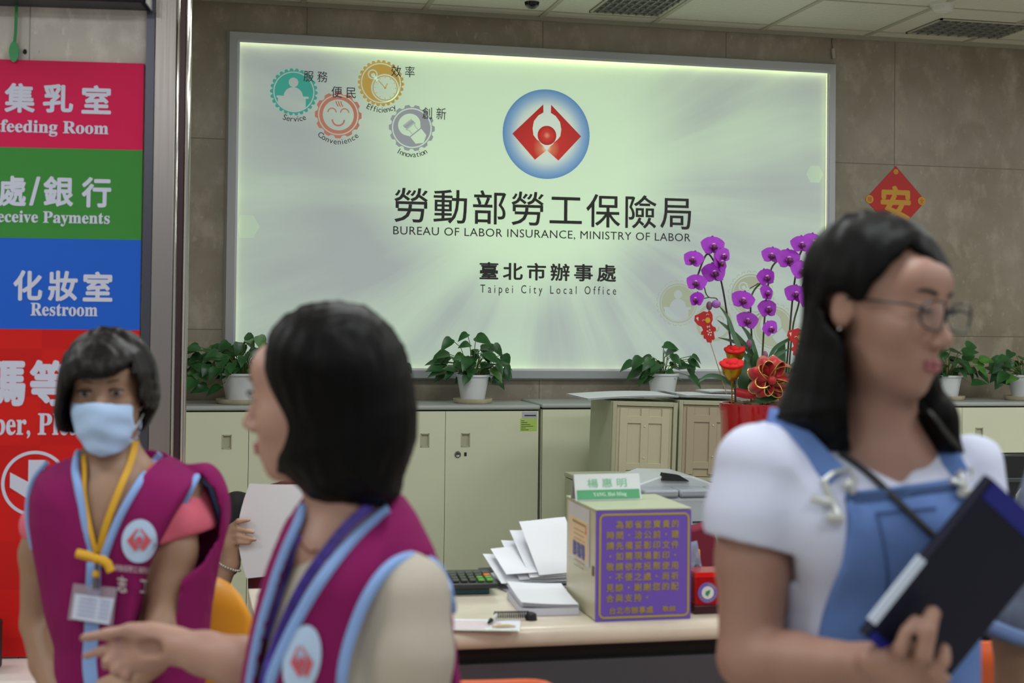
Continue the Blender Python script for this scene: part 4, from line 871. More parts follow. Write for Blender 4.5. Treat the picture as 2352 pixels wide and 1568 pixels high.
# paper piles
q = onZ(1237, 1402, KZ)
def pile(name, label, cat, loc, rz, w, h, n, th, f, grp=None):
    t = thing(name, label, cat, loc, rz, grp); b = MB().box(-w/2, w/2, -h/2, h/2, .0005, n*th); obj('sheet_block', b, MPAP2, t, smooth=0)
    b = MB()
    for i in range(4): sheet(b, w*1.0, h*1.0, lambda u, v, i=i: n*th+.0012+.0022*i+f(u, v)*(1+.12*i))
    obj('top_sheets', b, MPAP, t, smooth=60); return t
cor = [onZ(1198, 1416, KZ), onZ(1330, 1413, KZ), onZ(1150, 1386, KZ)]
e1 = cor[1]-cor[0]; ang = math.atan2(e1.y, e1.x); w1 = e1.length; ctr = cor[0]+e1*.5+Vector((-e1.y, e1.x, 0)).normalized()*.12
pile('paper_stack', 'neat stack of white forms on the counter beside the notice box', 'paper stack', (ctr.x, ctr.y, KZ+.0005), ang, w1, .235, 12, .0016, lambda u, v: .008*(v > .0)*v*v+.006*(1-u)*(1-u))
q = onZ(1228, 1352, KZ)
t = thing('document_tray', 'wire document tray overflowing with loose crumpled papers', 'document tray', (q.x+.02, q.y+.08, KZ), math.radians(8))
obj('tray_base', MB().box(-.125, .17, -.10, .13, .0005, .0035), mat('tray_grey', '8c8a90', .4), t, smooth=0)
obj('tray_back', MB().box(-.125, .17, .13, .133, .0005, .03), mat('tray_smoke', '88858c', .3), t, smooth=0)
R = random.Random(5)
for i, (dx, z0_, rz, rx, w1, h1) in enumerate(((.0, .006, 0, 3, .22, .16), (.005, .012, -2, 12, .23, .165), (-.03, .016, 3, 20, .20, .15), (.02, .022, 1, 30, .19, .17), (.04, .028, 4, 40, .17, .18), (.055, .034, 8, 50, .15, .18), (-.055, .040, 2, 24, .12, .13))):
    b = MB(); Mx = Matrix.Rotation(math.radians(rz), 3, 'Z') @ Matrix.Rotation(math.radians(rx), 3, 'X')
    sheet(b, w1, h1, lambda u, v, i=i: (.004+.003*(i % 3))*math.sin(2.5*u+i)*v+.010*(.5-u)*v*(1 if i % 2 else .3), T=lambda p, Mx=Mx, dx=dx, z0_=z0_, h1=h1: Mx @ (p+Vector((0, h1/2, 0)))+Vector((dx, -.07, z0_+.004)))
    pt = thing('loose_sheet', ['flat creased sheet at the bottom of the tray heap', 'second creased sheet in the tray heap', 'curled sheet jutting left from the tray heap', 'ruled sheet leaning in the middle of the tray heap', 'tilted sheet near the top of the tray heap', 'topmost sheet of the tray heap, against the box', 'small curled scrap at the left of the tray heap'][i], 'paper', t.location, math.radians(8), 'loose sheets in the tray')
    obj('sheet', b, MPAP, pt, smooth=60)
# calculator on a holder
q = onZ(1088, 1366, KZ); t = thing('calculator', 'black desk calculator with orange and green keys on the counter', 'calculator', (q.x, q.y+.07, KZ), math.radians(-3))
obj('holder_base', MB().box(-.065, .048, -.065, .09, .0005, .018), mat('holder_teal', '1f4a55', .4), t, bevel=.003)
m_ = MB(); m_.prism([(-.085, .019), (.09, .019), (.09, .042), (-.085, .034)], -.085, .068, lambda a, y, z: (y, a, z)); obj('body', m_, mat('calc_black', '2a2d2c', .4), t, bevel=.004)
for i in range(6):
    for j in range(4):
        mm = mat('key_dark', '3f443c', .4); 
        if i == 5 and j == 2: mm = mat('key_orange', 'e06a2a', .4)
        if i in (4, 5) and j < 2: mm = mat('key_green', '5a9a3c', .4)
        obj('key', MB().box(-.078+.0235*i, -.060+.0235*i, -.075+.03*j, -.053+.03*j, .0365+.0014*j, .0425+.0014*j), mm, t, bevel=.0015)
# leaflet, pen on a coiled cord
a, b_ = onZ(1035, 1447, KZ), onZ(1218, 1447, KZ)
t = thing('leaflet', 'white leaflet with red and green print near the counter edge', 'leaflet', ((a.x+b_.x)/2-.02, (a.y+b_.y)/2+.06, KZ+.0005), math.radians(-14))
b = MB(); sheet(b, .21, .13, lambda u, v: .0005); obj('sheet', b, MPAP, t, smooth=60)
m_ = MB()
for i in range(5): m_.box(-.09, .02+.05*((i*3) % 4)/4, .035-.02*i, .039-.02*i, .0012, .0017)
obj('red_print', m_, mat('print_red', 'c08a84', .6), t, smooth=0); obj('green_strip', MB().box(-.1, .1, -.063, -.057, .0012, .0017), mat('print_green', 'a4c2a0', .6), t, smooth=0)
c = onZ(1160, 1425, KZ)
t = thing('counter_pen', 'white pen with black coiled cord lying on the leaflet', 'pen', (c.x, c.y, KZ+.003), math.radians(2))
obj('barrel', MB().tube([(-.045, -.035, .007), (-.02, .005, .012)], .005, 10), mat('pen_white', 'd2cfc6', .35), t)
obj('grip', MB().tube([(-.056, -.052, .005), (-.044, -.033, .007)], [.003, .006], 10), mat('matte_black', '121316'), t)
cp = [(-.025+.085*i/140, .006+.0075*math.cos(i*.7)-.012*(i/140), .011+.0085*math.sin(i*.7)) for i in range(141)]
obj('coiled_cord', MB().tube(cp, .0016, 6), mat('matte_black', '121316'), t)
m_ = MB().lathe([(0, 0), (.015, 0), (.013, .016), (.005, .02), (0, .02)], 20, (.066, -.006, -.003)); obj('cord_foot', m_, mat('matte_black', '121316'), t)
c = onZ(1158, 1444, KZ); t = thing('counter_stick', 'slim beige and black stick lying on the leaflet', 'stick', (c.x, c.y, KZ+.0032), math.radians(-4))
obj('stick_body', MB().tube([(-.03, 0, .003), (-.015, .004, .004), (.01, .004, .004), (.028, -.001, .003)], [.002, .0042, .0042, .002], 8), mat('stick_beige', 'c7b48c', .4), t)
# things to the right of the notice box
c = onZ(1650, 1411, KZ); t = thing('red_collection_box', 'red acrylic box with a round leaf emblem beside the notice box', 'box', (onZ(1597, 1414, KZ).x+.005, c.y+.012, KZ), brz)
hR = PN.px(1640, 1322)[1]
obj('case', MB().box(0, .2, 0, .09, .022, hR), mat('red_acrylic', 'a01018', .15), t, bevel=.003); obj('dark_foot', MB().box(-.003, .203, -.003, .093, .0005, .0225), mat('wine_plinth', '33101a', .3), t, bevel=.002)
obj('bright_rim', MB().box(0, .2, -.001, .004, hR-.012, hR+.001), mat('bright_red', 'd8101a', .3), t, smooth=0)
ecx, ecz = .034, hR*.52
def disc(m_, cx, cz, r0, y): m_.prism([(cx+r0*math.cos(a), cz+r0*math.sin(a)) for a in np.linspace(0, 6.283, 33)[:-1]], y, y+.0006)
m_ = MB(); disc(m_, ecx, ecz, .0265, -.0016); em_ = obj('emblem_ring', m_, mat('emblem_purple', '6f5cae', .4), t, smooth=0)
m_ = MB(); disc(m_, ecx, ecz, .0165, -.0024); obj('emblem_centre', m_, mat('plate_white', 'd4dcde'), em_, smooth=0)
m_ = MB(); m_.prism([(ecx+x*.011, ecz+z*.011) for x, z in [(-.6, -.5), (-.1, -.7), (0, -1.1), (.1, -.6), (.5, -.1), (.6, .7), (.1, .5), (-.5, .3)]], -.0032, -.0026); obj('emblem_leaf', m_, mat('leaf_green', '3a8a54', .4), em_, smooth=0)
m_ = MB()
for x in (.066,):
    for z in (.62, .40): m_.box(x, x+.014, -.0014, -.0004, hR*z-.008, hR*z+.008)
obj('paper_squares', m_, mat('square_cream', 'd8d2b0', .5), t, smooth=0)
m_ = MB()
for i in range(14):
    a = math.radians(30+120*i/13 if i < 7 else 210+120*(i-7)/6); m_.box(ecx+.0215*math.cos(a)-.0014, ecx+.0215*math.cos(a)+.0014, -.0022, -.0017, ecz+.0215*math.sin(a)-.0014, ecz+.0215*math.sin(a)+.0014)
obj('emblem_marks', m_, mat('notice_gold', 'a89a3c'), em_, smooth=0)
c = onZ(1585, 1400, KZ); t = thing('hanging_papers', 'white rolled papers standing behind the right edge of the notice box', 'papers', (c.x-.006, p1.y+.14, KZ), brz+.3)
b = MB()
for k in range(3): sheet(b, .09, .15, lambda u, v: 0, T=lambda p, k=k: Vector((p.x+.008*math.sin(p.y*40+k)+.004*k, .012*k+.018*math.cos(p.x*30+k), p.y+.085-.006*k+.25*abs(p.x)*(p.y > 0))))
obj('sheets', b, mat('paper_bluish', 'c4d2ea', .6), t, smooth=60)
t = thing('glue_bottle', 'glue bottle with orange cap behind the notice box', 'bottle', (onY(1599, 1290, p1.y+.17).x, p1.y+.17, KZ))
zc_ = onY(1598, 1262, p1.y+.17).z-KZ
obj('bottle_body', MB().lathe([(0, .0005), (.016, .0005), (.017, .01), (.017, zc_-.045), (.010, zc_-.028), (0, zc_-.028)], 24), mat('bottle_smoke', '6a5860', .25), t, smooth=50); obj('cap', MB().lathe([(0, zc_-.0275), (.011, zc_-.0275), (.010, zc_), (0, zc_+.001)], 20), mat('cap_orange', 'e79a16', .4), t, smooth=50)
# ------------------------------------------------------------------ customer chairs in front of the counter
def shell_chair(x, y, rz, colr, mname, label, zt, wd=.44):
    t = thing('plastic_chair', label, 'chair', (x, y, 0), rz, group='plastic shell chairs before the counter')
    m = mat(mname, colr, .38); b = MB(); vs = []; nu, nv = 16, 18
    for j in range(nv+1):
        v = j/nv
        if v < .45: q = v/.45; yy, zz = -.12+.30*q, .445-.02*math.sin(math.pi*q)
        elif v < .6: q = (v-.45)/.15; a = q*math.pi/2*.9; yy, zz = .18+.06*math.sin(a), .445+.06*(1-math.cos(a))
        else: q = (v-.6)/.4; yy, zz = .238+.07*q, .505+(zt-.505)*q
        wv = wd/2
        for i in range(nu+1):
            u = -1+2*i/nu; ww = wv
            if v > .86: k = (v-.86)/.14; ww = wv*(1-.16*k**4)
            if v < .1: ww = wv*(.88+.12*(v/.1))
            cur = .035*abs(u)**2.4
            dz = 0 if v < .6 else (-.045*abs(u)**6*max(0, (v-.8)/.2))
            vs.append((ww*u, yy-(cur if v > .5 else 0), zz+(cur*.6 if v <= .5 else 0)+dz))
    b.add(vs, [(j*(nu+1)+i, j*(nu+1)+i+1, (j+1)*(nu+1)+i+1, (j+1)*(nu+1)+i) for j in range(nv) for i in range(nu)])
    o = obj('seat_shell', b, m, t, smooth=80); s = o.modifiers.new('thick', 'SOLIDIFY'); s.thickness = .009; s.offset = 0
    for sx in (-1, 1):
        for sy, yy in ((-1, -.07), (1, .15)): obj('leg', MB().tube([(sx*.17, yy, .43), (sx*.20, yy+.03*sy, .0)], .011, 10), mat('chair_leg_grey', '6a6c70', .35, .6), t)
    return t
# yellow chair stands beside the standing volunteer, facing the counter
yc = U(458, 1325, 2.93); shell_chair(yc.x, yc.y+.30, math.radians(180-14), 'f0a526', 'chair_yellow', 'yellow plastic chair behind the masked volunteer', yc.z+.005, .37)
oc = U(1140, 1560, 2.75); shell_chair(oc.x, oc.y+.30, math.radians(180-6), 'e2602a', 'chair_orange', 'orange plastic chair with only its top edge showing below the counter', oc.z, .42)
rc = U(2330, 1470, 2.8); shell_chair(rc.x, rc.y+.30, math.radians(180-4), 'e2602a', 'chair_orange', 'orange plastic chair at the right edge beside the denim sleeve', rc.z, .42)
# ------------------------------------------------------------------ people: implicit surfaces turned into continuous meshes
class Field:
    def __init__(s, lo, hi, h):
        s.lo = np.array(lo, float); s.h = h; s.n = np.ceil((np.array(hi)-s.lo)/h).astype(int)+1
        s.v = np.full(tuple(s.n), .06, np.float32); s.ax = [s.lo[i]+h*np.arange(s.n[i]) for i in range(3)]
    def like(s, val=.06):
        g = Field.__new__(Field); g.lo, g.h, g.n, g.ax = s.lo, s.h, s.n, s.ax; g.v = np.full(tuple(s.n), val, np.float32); return g
    def copy(s): g = s.like(); g.v = s.v.copy(); return g
    def sl(s, lo, hi):
        a = np.clip(np.floor((np.array(lo)-s.lo)/s.h).astype(int), 0, s.n); b = np.clip(np.ceil((np.array(hi)-s.lo)/s.h).astype(int)+1, 0, s.n)
        return tuple(slice(int(i), int(j)) for i, j in zip(a, b))
    def xyz(s, sl): return (s.ax[0][sl[0]][:, None, None], s.ax[1][sl[1]][None, :, None], s.ax[2][sl[2]][None, None, :])
    def comb(s, sl, d, k, op):
        a = s.v[sl]; d = d.astype(np.float32)
        if a.size == 0: return s
        if op == 'add':
            h = np.maximum(k-np.abs(a-d), 0)/max(k, 1e-6); s.v[sl] = np.minimum(a, d)-h*h*k*.25
        else:
            d = -d; h = np.maximum(k-np.abs(a-d), 0)/max(k, 1e-6); s.v[sl] = np.maximum(a, d)+h*h*k*.25
        return s
    def cap(s, a, b, ra, rb=None, k=.02, op='add'):
        rb = ra if rb is None else rb; a = np.array(a, float); b = np.array(b, float); m = max(ra, rb)+.05+k
        sl = s.sl(np.minimum(a, b)-m, np.maximum(a, b)+m); x, y, z = s.xyz(sl); d = b-a; L2 = d@d+1e-9
        t = np.clip(((x-a[0])*d[0]+(y-a[1])*d[1]+(z-a[2])*d[2])/L2, 0, 1)
        q = np.sqrt((x-a[0]-t*d[0])**2+(y-a[1]-t*d[1])**2+(z-a[2]-t*d[2])**2)-(ra+(rb-ra)*t); return s.comb(sl, q, k, op)
    def chain(s, P, R, k=.02):
        for i in range(len(P)-1): s.cap(P[i], P[i+1], R[i], R[i+1], k)
        return s
    def ell(s, c, r, M=None, k=.02, op='add'):
        c = np.array(c, float); r = np.array(r if hasattr(r, '__len__') else (r,)*3, float); m = r.max()+.05+k
        sl = s.sl(c-m, c+m); x, y, z = s.xyz(sl); x, y, z = x-c[0], y-c[1], z-c[2]
        if M is not None:
            M = np.array(M); x, y, z = (M[0, 0]*x+M[1, 0]*y+M[2, 0]*z, M[0, 1]*x+M[1, 1]*y+M[2, 1]*z, M[0, 2]*x+M[1, 2]*y+M[2, 2]*z)
        k0 = np.sqrt((x/r[0])**2+(y/r[1])**2+(z/r[2])**2); k1 = np.sqrt((x/r[0]**2)**2+(y/r[1]**2)**2+(z/r[2]**2)**2)+1e-6
        return s.comb(sl, k0*(k0-1)/k1, k, op)
    @staticmethod
    def sdpoly(P, x, z):
        P = np.array(P, float); d = np.full(np.broadcast(x, z).shape, 1e9); ins = np.zeros(d.shape, bool); n = len(P)
        for i in range(n):
            a = P[i]; b = P[(i+1) % n]; e = b-a; wx, wz = x-a[0], z-a[1]; t = np.clip((wx*e[0]+wz*e[1])/(e@e+1e-12), 0, 1)
            d = np.minimum(d, (wx-e[0]*t)**2+(wz-e[1]*t)**2)
            c = ((a[1] > z) != (b[1] > z)) & (x < (b[0]-a[0])*(z-a[1])/((b[1]-a[1]) if b[1] != a[1] else 1e-9)+a[0]); ins ^= c
        d = np.sqrt(d); return np.where(ins, d, -d)      # positive inside
    def puff(s, P, yc, T, dm, k=.02, op='add', sx=0, sz=0, x0=0, z0=0):
        """solid with the outline P (x,z) and a rounded section of half depth T about y = yc"""
        P = np.array(P, float); m = .06+k; ye = T+.04+abs(sx)*.35+abs(sz)*.5
        sl = s.sl((P[:, 0].min()-m, yc-ye-m, P[:, 1].min()-m), (P[:, 0].max()+m, yc+ye+m, P[:, 1].max()+m)); x, y, z = s.xyz(sl)
        d = s.sdpoly(P, x[:, :, :], z); t = T*np.sqrt(np.maximum(0, 1-(1-np.clip(d/dm, 0, 1))**2)); Y = np.abs(y-(yc+sx*(x-x0)+sz*(z-z0)))
        q = np.where(d > 0, np.maximum((Y-t)*.8, -d), np.hypot(d, Y)); return s.comb(sl, q, k, op)
    def cut(s, P, y0, y1, k=.004, op='sub'):
        P = np.array(P, float); m = .05
        sl = s.sl((P[:, 0].min()-m, y0-m, P[:, 1].min()-m), (P[:, 0].max()+m, y1+m, P[:, 1].max()+m)); x, y, z = s.xyz(sl)
        d = -s.sdpoly(P, x, z); q = np.maximum(d, np.maximum(y0-y, y-y1)); return s.comb(sl, q, k, op)
    def below(s, z): s.v = np.maximum(s.v, (z-s.ax[2])[None, None, :].astype(np.float32)); return s
    def above(s, z): s.v = np.maximum(s.v, (s.ax[2]-z)[None, None, :].astype(np.float32)); return s
    def wrinkle(s, amp, freq, seed=0, st=(1, 1, 1), dirs=5):
        R = np.random.RandomState(seed); x, y, z = s.xyz((slice(None),)*3); a = 0
        for i in range(dirs):
            w = R.normal(size=3)*np.array(st); w = w/np.linalg.norm(w)*freq*R.uniform(.6, 1.5); a = a+np.sin(w[0]*x+w[1]*y+w[2]*z+R.uniform(0, 6))
        m = s.v < .03; s.v = (s.v+np.where(m, amp*a/dirs**.5, 0)).astype(np.float32); return s
    def mesh(s):
        v = s.v.copy(); v[0] = v[-1] = .05; v[:, 0] = v[:, -1] = .05; v[:, :, 0] = v[:, :, -1] = .05
        sh = tuple(np.array(v.shape)-1); cnt = np.zeros(sh, np.float32); sm = [np.zeros(sh, np.float32) for _ in range(3)]; E = []
        for ax in range(3):
            a = v[tuple(slice(None, -1) if i == ax else slice(None) for i in range(3))]; b = v[tuple(slice(1, None) if i == ax else slice(None) for i in range(3))]
            I = np.argwhere((a < 0) != (b < 0)); va = a[tuple(I.T)]; vb = b[tuple(I.T)]; t = va/(va-vb); o = [i for i in range(3) if i != ax]
            for d0 in (0, 1):
                for d1 in (0, 1):
                    J = I.copy(); J[:, o[0]] -= d0; J[:, o[1]] -= d1; idx = tuple(J.T); np.add.at(cnt, idx, 1)
                    for c in range(3): np.add.at(sm[c], idx, (I[:, c]+(t if c == ax else 0)).astype(np.float32))
            E.append((ax, I, va < 0, o))
        cells = np.argwhere(cnt > 0); ids = np.full(sh, -1, np.int64); ids[tuple(cells.T)] = np.arange(len(cells)); ci = tuple(cells.T)
        V = np.stack([sm[c][ci]/cnt[ci] for c in range(3)], 1)*s.h+s.lo; F = []
        for ax, I, neg, o in E:
            q = []
            for d0, d1 in ((0, 0), (1, 0), (1, 1), (0, 1)):
                J = I.copy(); J[:, o[0]] -= d0; J[:, o[1]] -= d1; q.append(ids[tuple(J.T)])
            q = np.stack(q, 1); flip = neg if ax != 1 else ~neg; q[flip] = q[flip][:, ::-1]; F.append(q)
        F = np.concatenate(F)
        for _ in range(2):                                    # light relaxation
            acc = np.zeros_like(V); c = np.zeros(len(V))
            for i in range(4): np.add.at(acc, F[:, i], V[F[:, (i+1) % 4]]); np.add.at(c, F[:, i], 1)
            V = V*.6+.4*acc/np.maximum(c, 1)[:, None]
        return V, F
def fobj(name, g, m, parent, keep=True):
    V, F = g.mesh()
    if keep and len(V):                                       # keep the largest connected piece only
        lab = np.arange(len(V))
        while True:
            l2 = lab.copy(); mn = lab[F].min(1)
            for i in range(4): np.minimum.at(l2, F[:, i], mn)
            l2 = l2[l2]
            if (l2 == lab).all(): break
            lab = l2
        u, c = np.unique(lab, return_counts=True); big = u[c > max(60, .03*c.max())]; fm = np.isin(lab[F[:, 0]], big); F = F[fm]
        us = np.unique(F); mp = np.full(len(V), -1); mp[us] = np.arange(len(us)); V = V[us]; F = mp[F]
    me = bpy.data.meshes.new(name); me.vertices.add(len(V)); me.vertices.foreach_set('co', V.astype(np.float32).ravel())
    me.loops.add(4*len(F)); me.loops.foreach_set('vertex_index', F.astype(np.int32).ravel()); me.polygons.add(len(F)); me.polygons.foreach_set('loop_start', np.arange(0, 4*len(F), 4, dtype=np.int32))
    me.polygons.foreach_set('use_smooth', [True]*len(F)); me.update(calc_edges=True); me.validate(); me.materials.append(m)
    bm = bmesh.new(); bm.from_mesh(me); bmesh.ops.recalc_face_normals(bm, faces=bm.faces[:]); bm.to_mesh(me); bm.free()
    o = bpy.data.objects.new(name, me); COL.objects.link(o); o.parent = parent
    return o
def bvh(*os):
    V = []; F = []
    for o in os:
        n = len(V); V += [v.co.copy() for v in o.data.vertices]; F += [tuple(i+n for i in p.vertices) for p in o.data.polygons]
    return BVHTree.FromPolygons(V, F)
class Fig:
    """upright local frame turned to the lens azimuth: x right, y away, z up, origin on the floor"""
    def __init__(s, px, py, d): s.d = d; p = U(px, py, d); s.o = Vector((p.x, p.y, 0)); s.R = Matrix.Rotation(-YAW, 3, 'Z'); s.Ri = s.R.transposed(); s.c = s.Ri @ (CPOS-s.o)
    def pt(s, px, py, dd=0): return s.Ri @ (U(px, py, s.d+dd)-s.o)
    def xz(s, pts, dd=0): return [(lambda q: (q.x, q.z))(s.pt(x, y, dd)) for x, y in pts]
    def root(s, label): t = thing('person', label, 'person', s.o, -YAW); return t
    def hit(s, t, px, py, off=.002, dflt=0):
        d = (s.Ri @ ray(px, py)).normalized(); h = t.ray_cast(s.c, d)
        if h[0] is None: return s.pt(px, py, dflt)
        return h[0]-d*off+h[1]*(off if h[1].dot(d) < 0 else -off)*.5
    def drape(s, t, pts, off=.002, n=6, dflt=0):
        P = smoothp([Vector((x, y, 0)) for x, y in pts], n); Q = [s.hit(t, p.x, p.y, off, dflt) for p in P]
        for _ in range(2): Q = [Q[0]]+[(Q[i-1]+Q[i]*2+Q[i+1])*.25 for i in range(1, len(Q)-1)]+[Q[-1]]
        return Q
    def strap(s, name, t, pts, wd, m, parent, off=.003, n=6, th=.0035, smooth_y=0):
        Q = s.drape(t, pts, off, n); P = smoothp([Vector((x, y, 0)) for x, y in pts], n); b = MB(); vs = []
        for _ in range(smooth_y): Q = [Q[0]]+[Vector((Q[i].x, (Q[i-1].y+Q[i].y+Q[i+1].y)/3, Q[i].z)) for i in range(1, len(Q)-1)]+[Q[-1]]
        for i, q in enumerate(Q):
            e = (Q[min(i+1, len(Q)-1)]-Q[max(i-1, 0)]).normalized(); view = (s.c-q).normalized(); a = e.cross(view).normalized()*wd/2; u = view*th
            vs += [q+a, q+a*.9+u, q-a*.9+u, q-a]
        b.add(vs, [(4*i+j, 4*i+(j+1) % 4, 4*i+4+(j+1) % 4, 4*i+4+j) for i in range(len(Q)-1) for j in range(4)]); return obj(name, b, m, parent, smooth=60)
    def decal(s, name, t, polys, m, parent, off=.0025):
        b = MB()
        for pts, fs in polys: b.add([s.hit(t, x, y, off) for x, y in pts], fs)
        return obj(name, b, m, parent, smooth=80)
    def dtext(s, name, t, body, x0, x1, y0, y1, m, parent, slope=0, bold=0, off=.003, space=1.0):
        v, f = tmesh(body, bold, space); lo, hi = v.min(0), v.max(0); P = []
        for a, b in v: u = (a-lo[0])/(hi[0]-lo[0]); w_ = (b-lo[1])/(hi[1]-lo[1]); P.append((x0+(x1-x0)*u, y1-(y1-y0)*w_+slope*u))
        o = s.decal(name, t, [(P, f)], m, parent, off)
        if bold:
            k = len(P)//9
            for i, w_ in enumerate(o.data.vertices): w_.co.y -= 4e-5*(i//k)
        return o
def disc_px(cx, cy, rx, ry, tilt=0, rings=5, n=32):
    P = [(cx, cy)]; F = []
    for k in range(1, rings+1):
        for j in range(n): a = 2*math.pi*j/n; x, y = rx*k/rings*math.cos(a), ry*k/rings*math.sin(a); P.append((cx+x*math.cos(tilt)-y*math.sin(tilt), cy+x*math.sin(tilt)+y*math.cos(tilt)))
    F = [(0, 1+j, 1+(j+1) % n) for j in range(n)]+[(1+(k-1)*n+j, 1+k*n+j, 1+k*n+(j+1) % n, 1+(k-1)*n+(j+1) % n) for k in range(1, rings) for j in range(n)]
    return P, F
def wings_px(cx, cy, rx, ry, skew=0):
    out = []
    for sg in (1, -1):
        W_ = [(sg*x, y) for x, y in LW]; t = tessellate_polygon([[Vector((a, b, 0)) for a, b in W_]]); out.append(([(cx+x*rx+skew*y*ry, cy-y*ry+.0*x) for x, y in W_], [tuple(q) for q in t]))
    n = 16; P = [(cx, cy)]+[(cx+.215*rx*math.cos(2*math.pi*j/n), cy+.215*ry*math.sin(2*math.pi*j/n)) for j in range(n)]; out.append((P, [(0, 1+j, 1+(j+1) % n) for j in range(n)])); return out
def headM(yaw, pitch=0, roll=0):
    """columns: person's right, forward, up.  yaw 0 looks at the lens, positive turns to the picture's right"""
    M = Matrix.Rotation(math.radians(180)+math.radians(yaw), 3, 'Z') @ Matrix.Rotation(math.radians(-pitch), 3, 'X') @ Matrix.Rotation(math.radians(roll), 3, 'Y'); return M
def head(g, O, M, s=1.0, ears=True, sock=True):
    P = lambda x, y, z: np.array(Vector(O)+M @ Vector((x*s, y*s, z*s))); A = np.array(M)
    g.ell(P(0, -.015, .045), np.array((.073, .094, .080))*s, A, .01); g.ell(P(0, .028, -.012), np.array((.062, .062, .086))*s, A, .03)
    g.ell(P(0, .030, -.062), np.array((.050, .050, .040))*s, A, .03); g.ell(P(0, .070, -.088), .018*s, A, .03)
    for x in (-1, 1): g.ell(P(x*.040, .056, -.016), .024*s, A, .025)
    g.ell(P(0, .068, .055), np.array((.05, .022, .03))*s, A, .03)
    if sock:
        for x in (-1, 1): g.ell(P(x*.031, .102, .018), np.array((.019, .016, .011))*s, A, .012, 'sub')
    g.cap(P(0, .087, .016), P(0, .109, -.020), .0075*s, .0105*s, .014)
    for x in (-1, 1): g.ell(P(x*.0125, .099, -.027), np.array((.008, .010, .007))*s, A, .008)
    g.ell(P(0, .083, -.056), np.array((.024, .013, .018))*s, A, .016)
    for x in (-1, 1): g.ell(P(x*.031, .079, .018), np.array((.0145, .0125, .0095))*s, A, .003)
    if ears:
        for x in (-1, 1):
            g.ell(P(x*.074, -.012, .004), np.array((.010, .019, .031))*s, A, .008); g.ell(P(x*.085, -.004, .006), np.array((.006, .009, .015))*s, A, .006, 'sub')
    return P
def eyes(P, M, root, s=1.0, half=.4, down=0):
    """almond eye: white, iris and lash line as one small set on each lid mound"""
    for x in (-1, 1):
        c = Vector(P(x*.031, .0823, .018-.001*down)); m_ = MB(); m_.ball(c, (.0128*s, .0108*s, .0062*s*(.55 if half < .2 else .85)), 20, 12, M); e = obj('eye', m_, mat('eye_white', '9c938d', .2), root)
        i_ = MB(); d = M @ Vector((0, 1, -.25*down)); d.normalize(); q = c+d*.0078*s; i_.ball(q, (.0064*s, .0034*s, .0052*s*(.55 if half < .2 else .85)), 14, 10, M); obj('iris', i_, mat('iris_dark', '1c1310', .15), e)
        l_ = MB(); pts = [P(x*.031+.015*math.cos(a), .0942-.0050*abs(math.cos(a))**2, .018+.0035+(.0055 if half > .2 else .001)*math.sin(a)-.006*down) for a in np.linspace(.1, 3.04, 9)]; l_.tube([Vector(p) for p in pts], [.0009]+[.0021 if half > .2 else .0030]*7+[.0009], 6); obj('lash_line', l_, mat('lash_dark', '1a1413', .6), e)
def brows(P, root, s=1.0, z=.043, col='2a211e', w=.0024):
    for x in (-1, 1):
        b = MB(); pts = [Vector(P(x*(.014+.034*t), .0945-.020*t*t, z+.006*math.sin(2.4*t)-.004*t)) for t in np.linspace(0, 1, 8)]; b.tube(pts, [w*.6]+[w]*5+[w*.7, w*.3], 6); obj('eyebrow', b, mat('brow_'+col, col, .8), root)
def lips(P, M, root, s=1.0, col='a3545c'):
    m_ = mat('lip_'+col, col, .45); A = M
    u = MB()
    for k in (-1, 0, 1): u.ball(P(k*.0120, .0990-.0035*abs(k), -.0525-.001*abs(k)), (.0100*s, .0055*s, .0044*s), 12, 8, A)
    obj('upper_lip', u, m_, root); l = MB()
    for k in (-1, 0, 1): l.ball(P(k*.0105, .0985-.003*abs(k), -.0612), (.0085*s, .0055*s, .0052*s), 12, 8, A)
    obj('lower_lip', l, m_, root)
def skin(name, col): 
    m = mat(name, col, .5, bump=.03, bscale=220, var=.06, vscale=14); p = N(m)[2]; p.inputs['Subsurface Weight'].default_value = .0; return m
def finger(g, P, r0=.0085, r1=.0068, k=.006): g.chain(P, np.linspace(r0, r1, len(P)), k)
def legs(fig, root, hips, zt, m, shoe, feet):
    """trousers from hip height to the floor, with shoes"""
    lo = (min(f[0] for f in feet)-.2, min(f[1] for f in feet)-.22, .0); hi = (max(f[0] for f in feet)+.2, max(f[1] for f in feet)+.24, zt+.14); g = Field(lo, hi, .012)
    hx, hy = hips; g.ell((hx, hy, zt-.06), (.165, .115, .13), None, .04)
    for (fx, fy), sx in zip(feet, (-1, 1)): g.chain([(hx+sx*.085, hy, zt-.1), (fx, fy+.01, .48), (fx, fy, .10)], [.088, .062, .055], .03)
    g.below(.07); fobj('trousers', g, m, root)
    for fx, fy in feet: b = MB(); b.ball((fx, fy-.04, .04), (.045, .125, .04), 20, 12); obj('shoe', b, shoe, root)
MHAIR = mat('hair_black', '030304', .5, bump=.12, bscale=90, stretch=(1, 1, .05), spec=.12); MHAIR2 = mat('hair_dark_brown', '0f0c0b', .46, bump=.12, bscale=90, stretch=(1, 1, .08), spec=.2)
MVEST = mat('vest_magenta', '801a58', .85, bump=.16, bscale=11, spec=.15); MPIP = mat('piping_blue', '84a6de', .7); MVBL = mat('vest_emblem_blue', 'b4cdec', .6); MVRED = mat('vest_emblem_red', 'c2505e', .6); MVWH = mat('vest_white_print', 'd4c6d0', .6)
MTROU = mat('trouser_dark', '24262c', .8); MSHOE = mat('shoe_dark', '1a1a1c', .5)
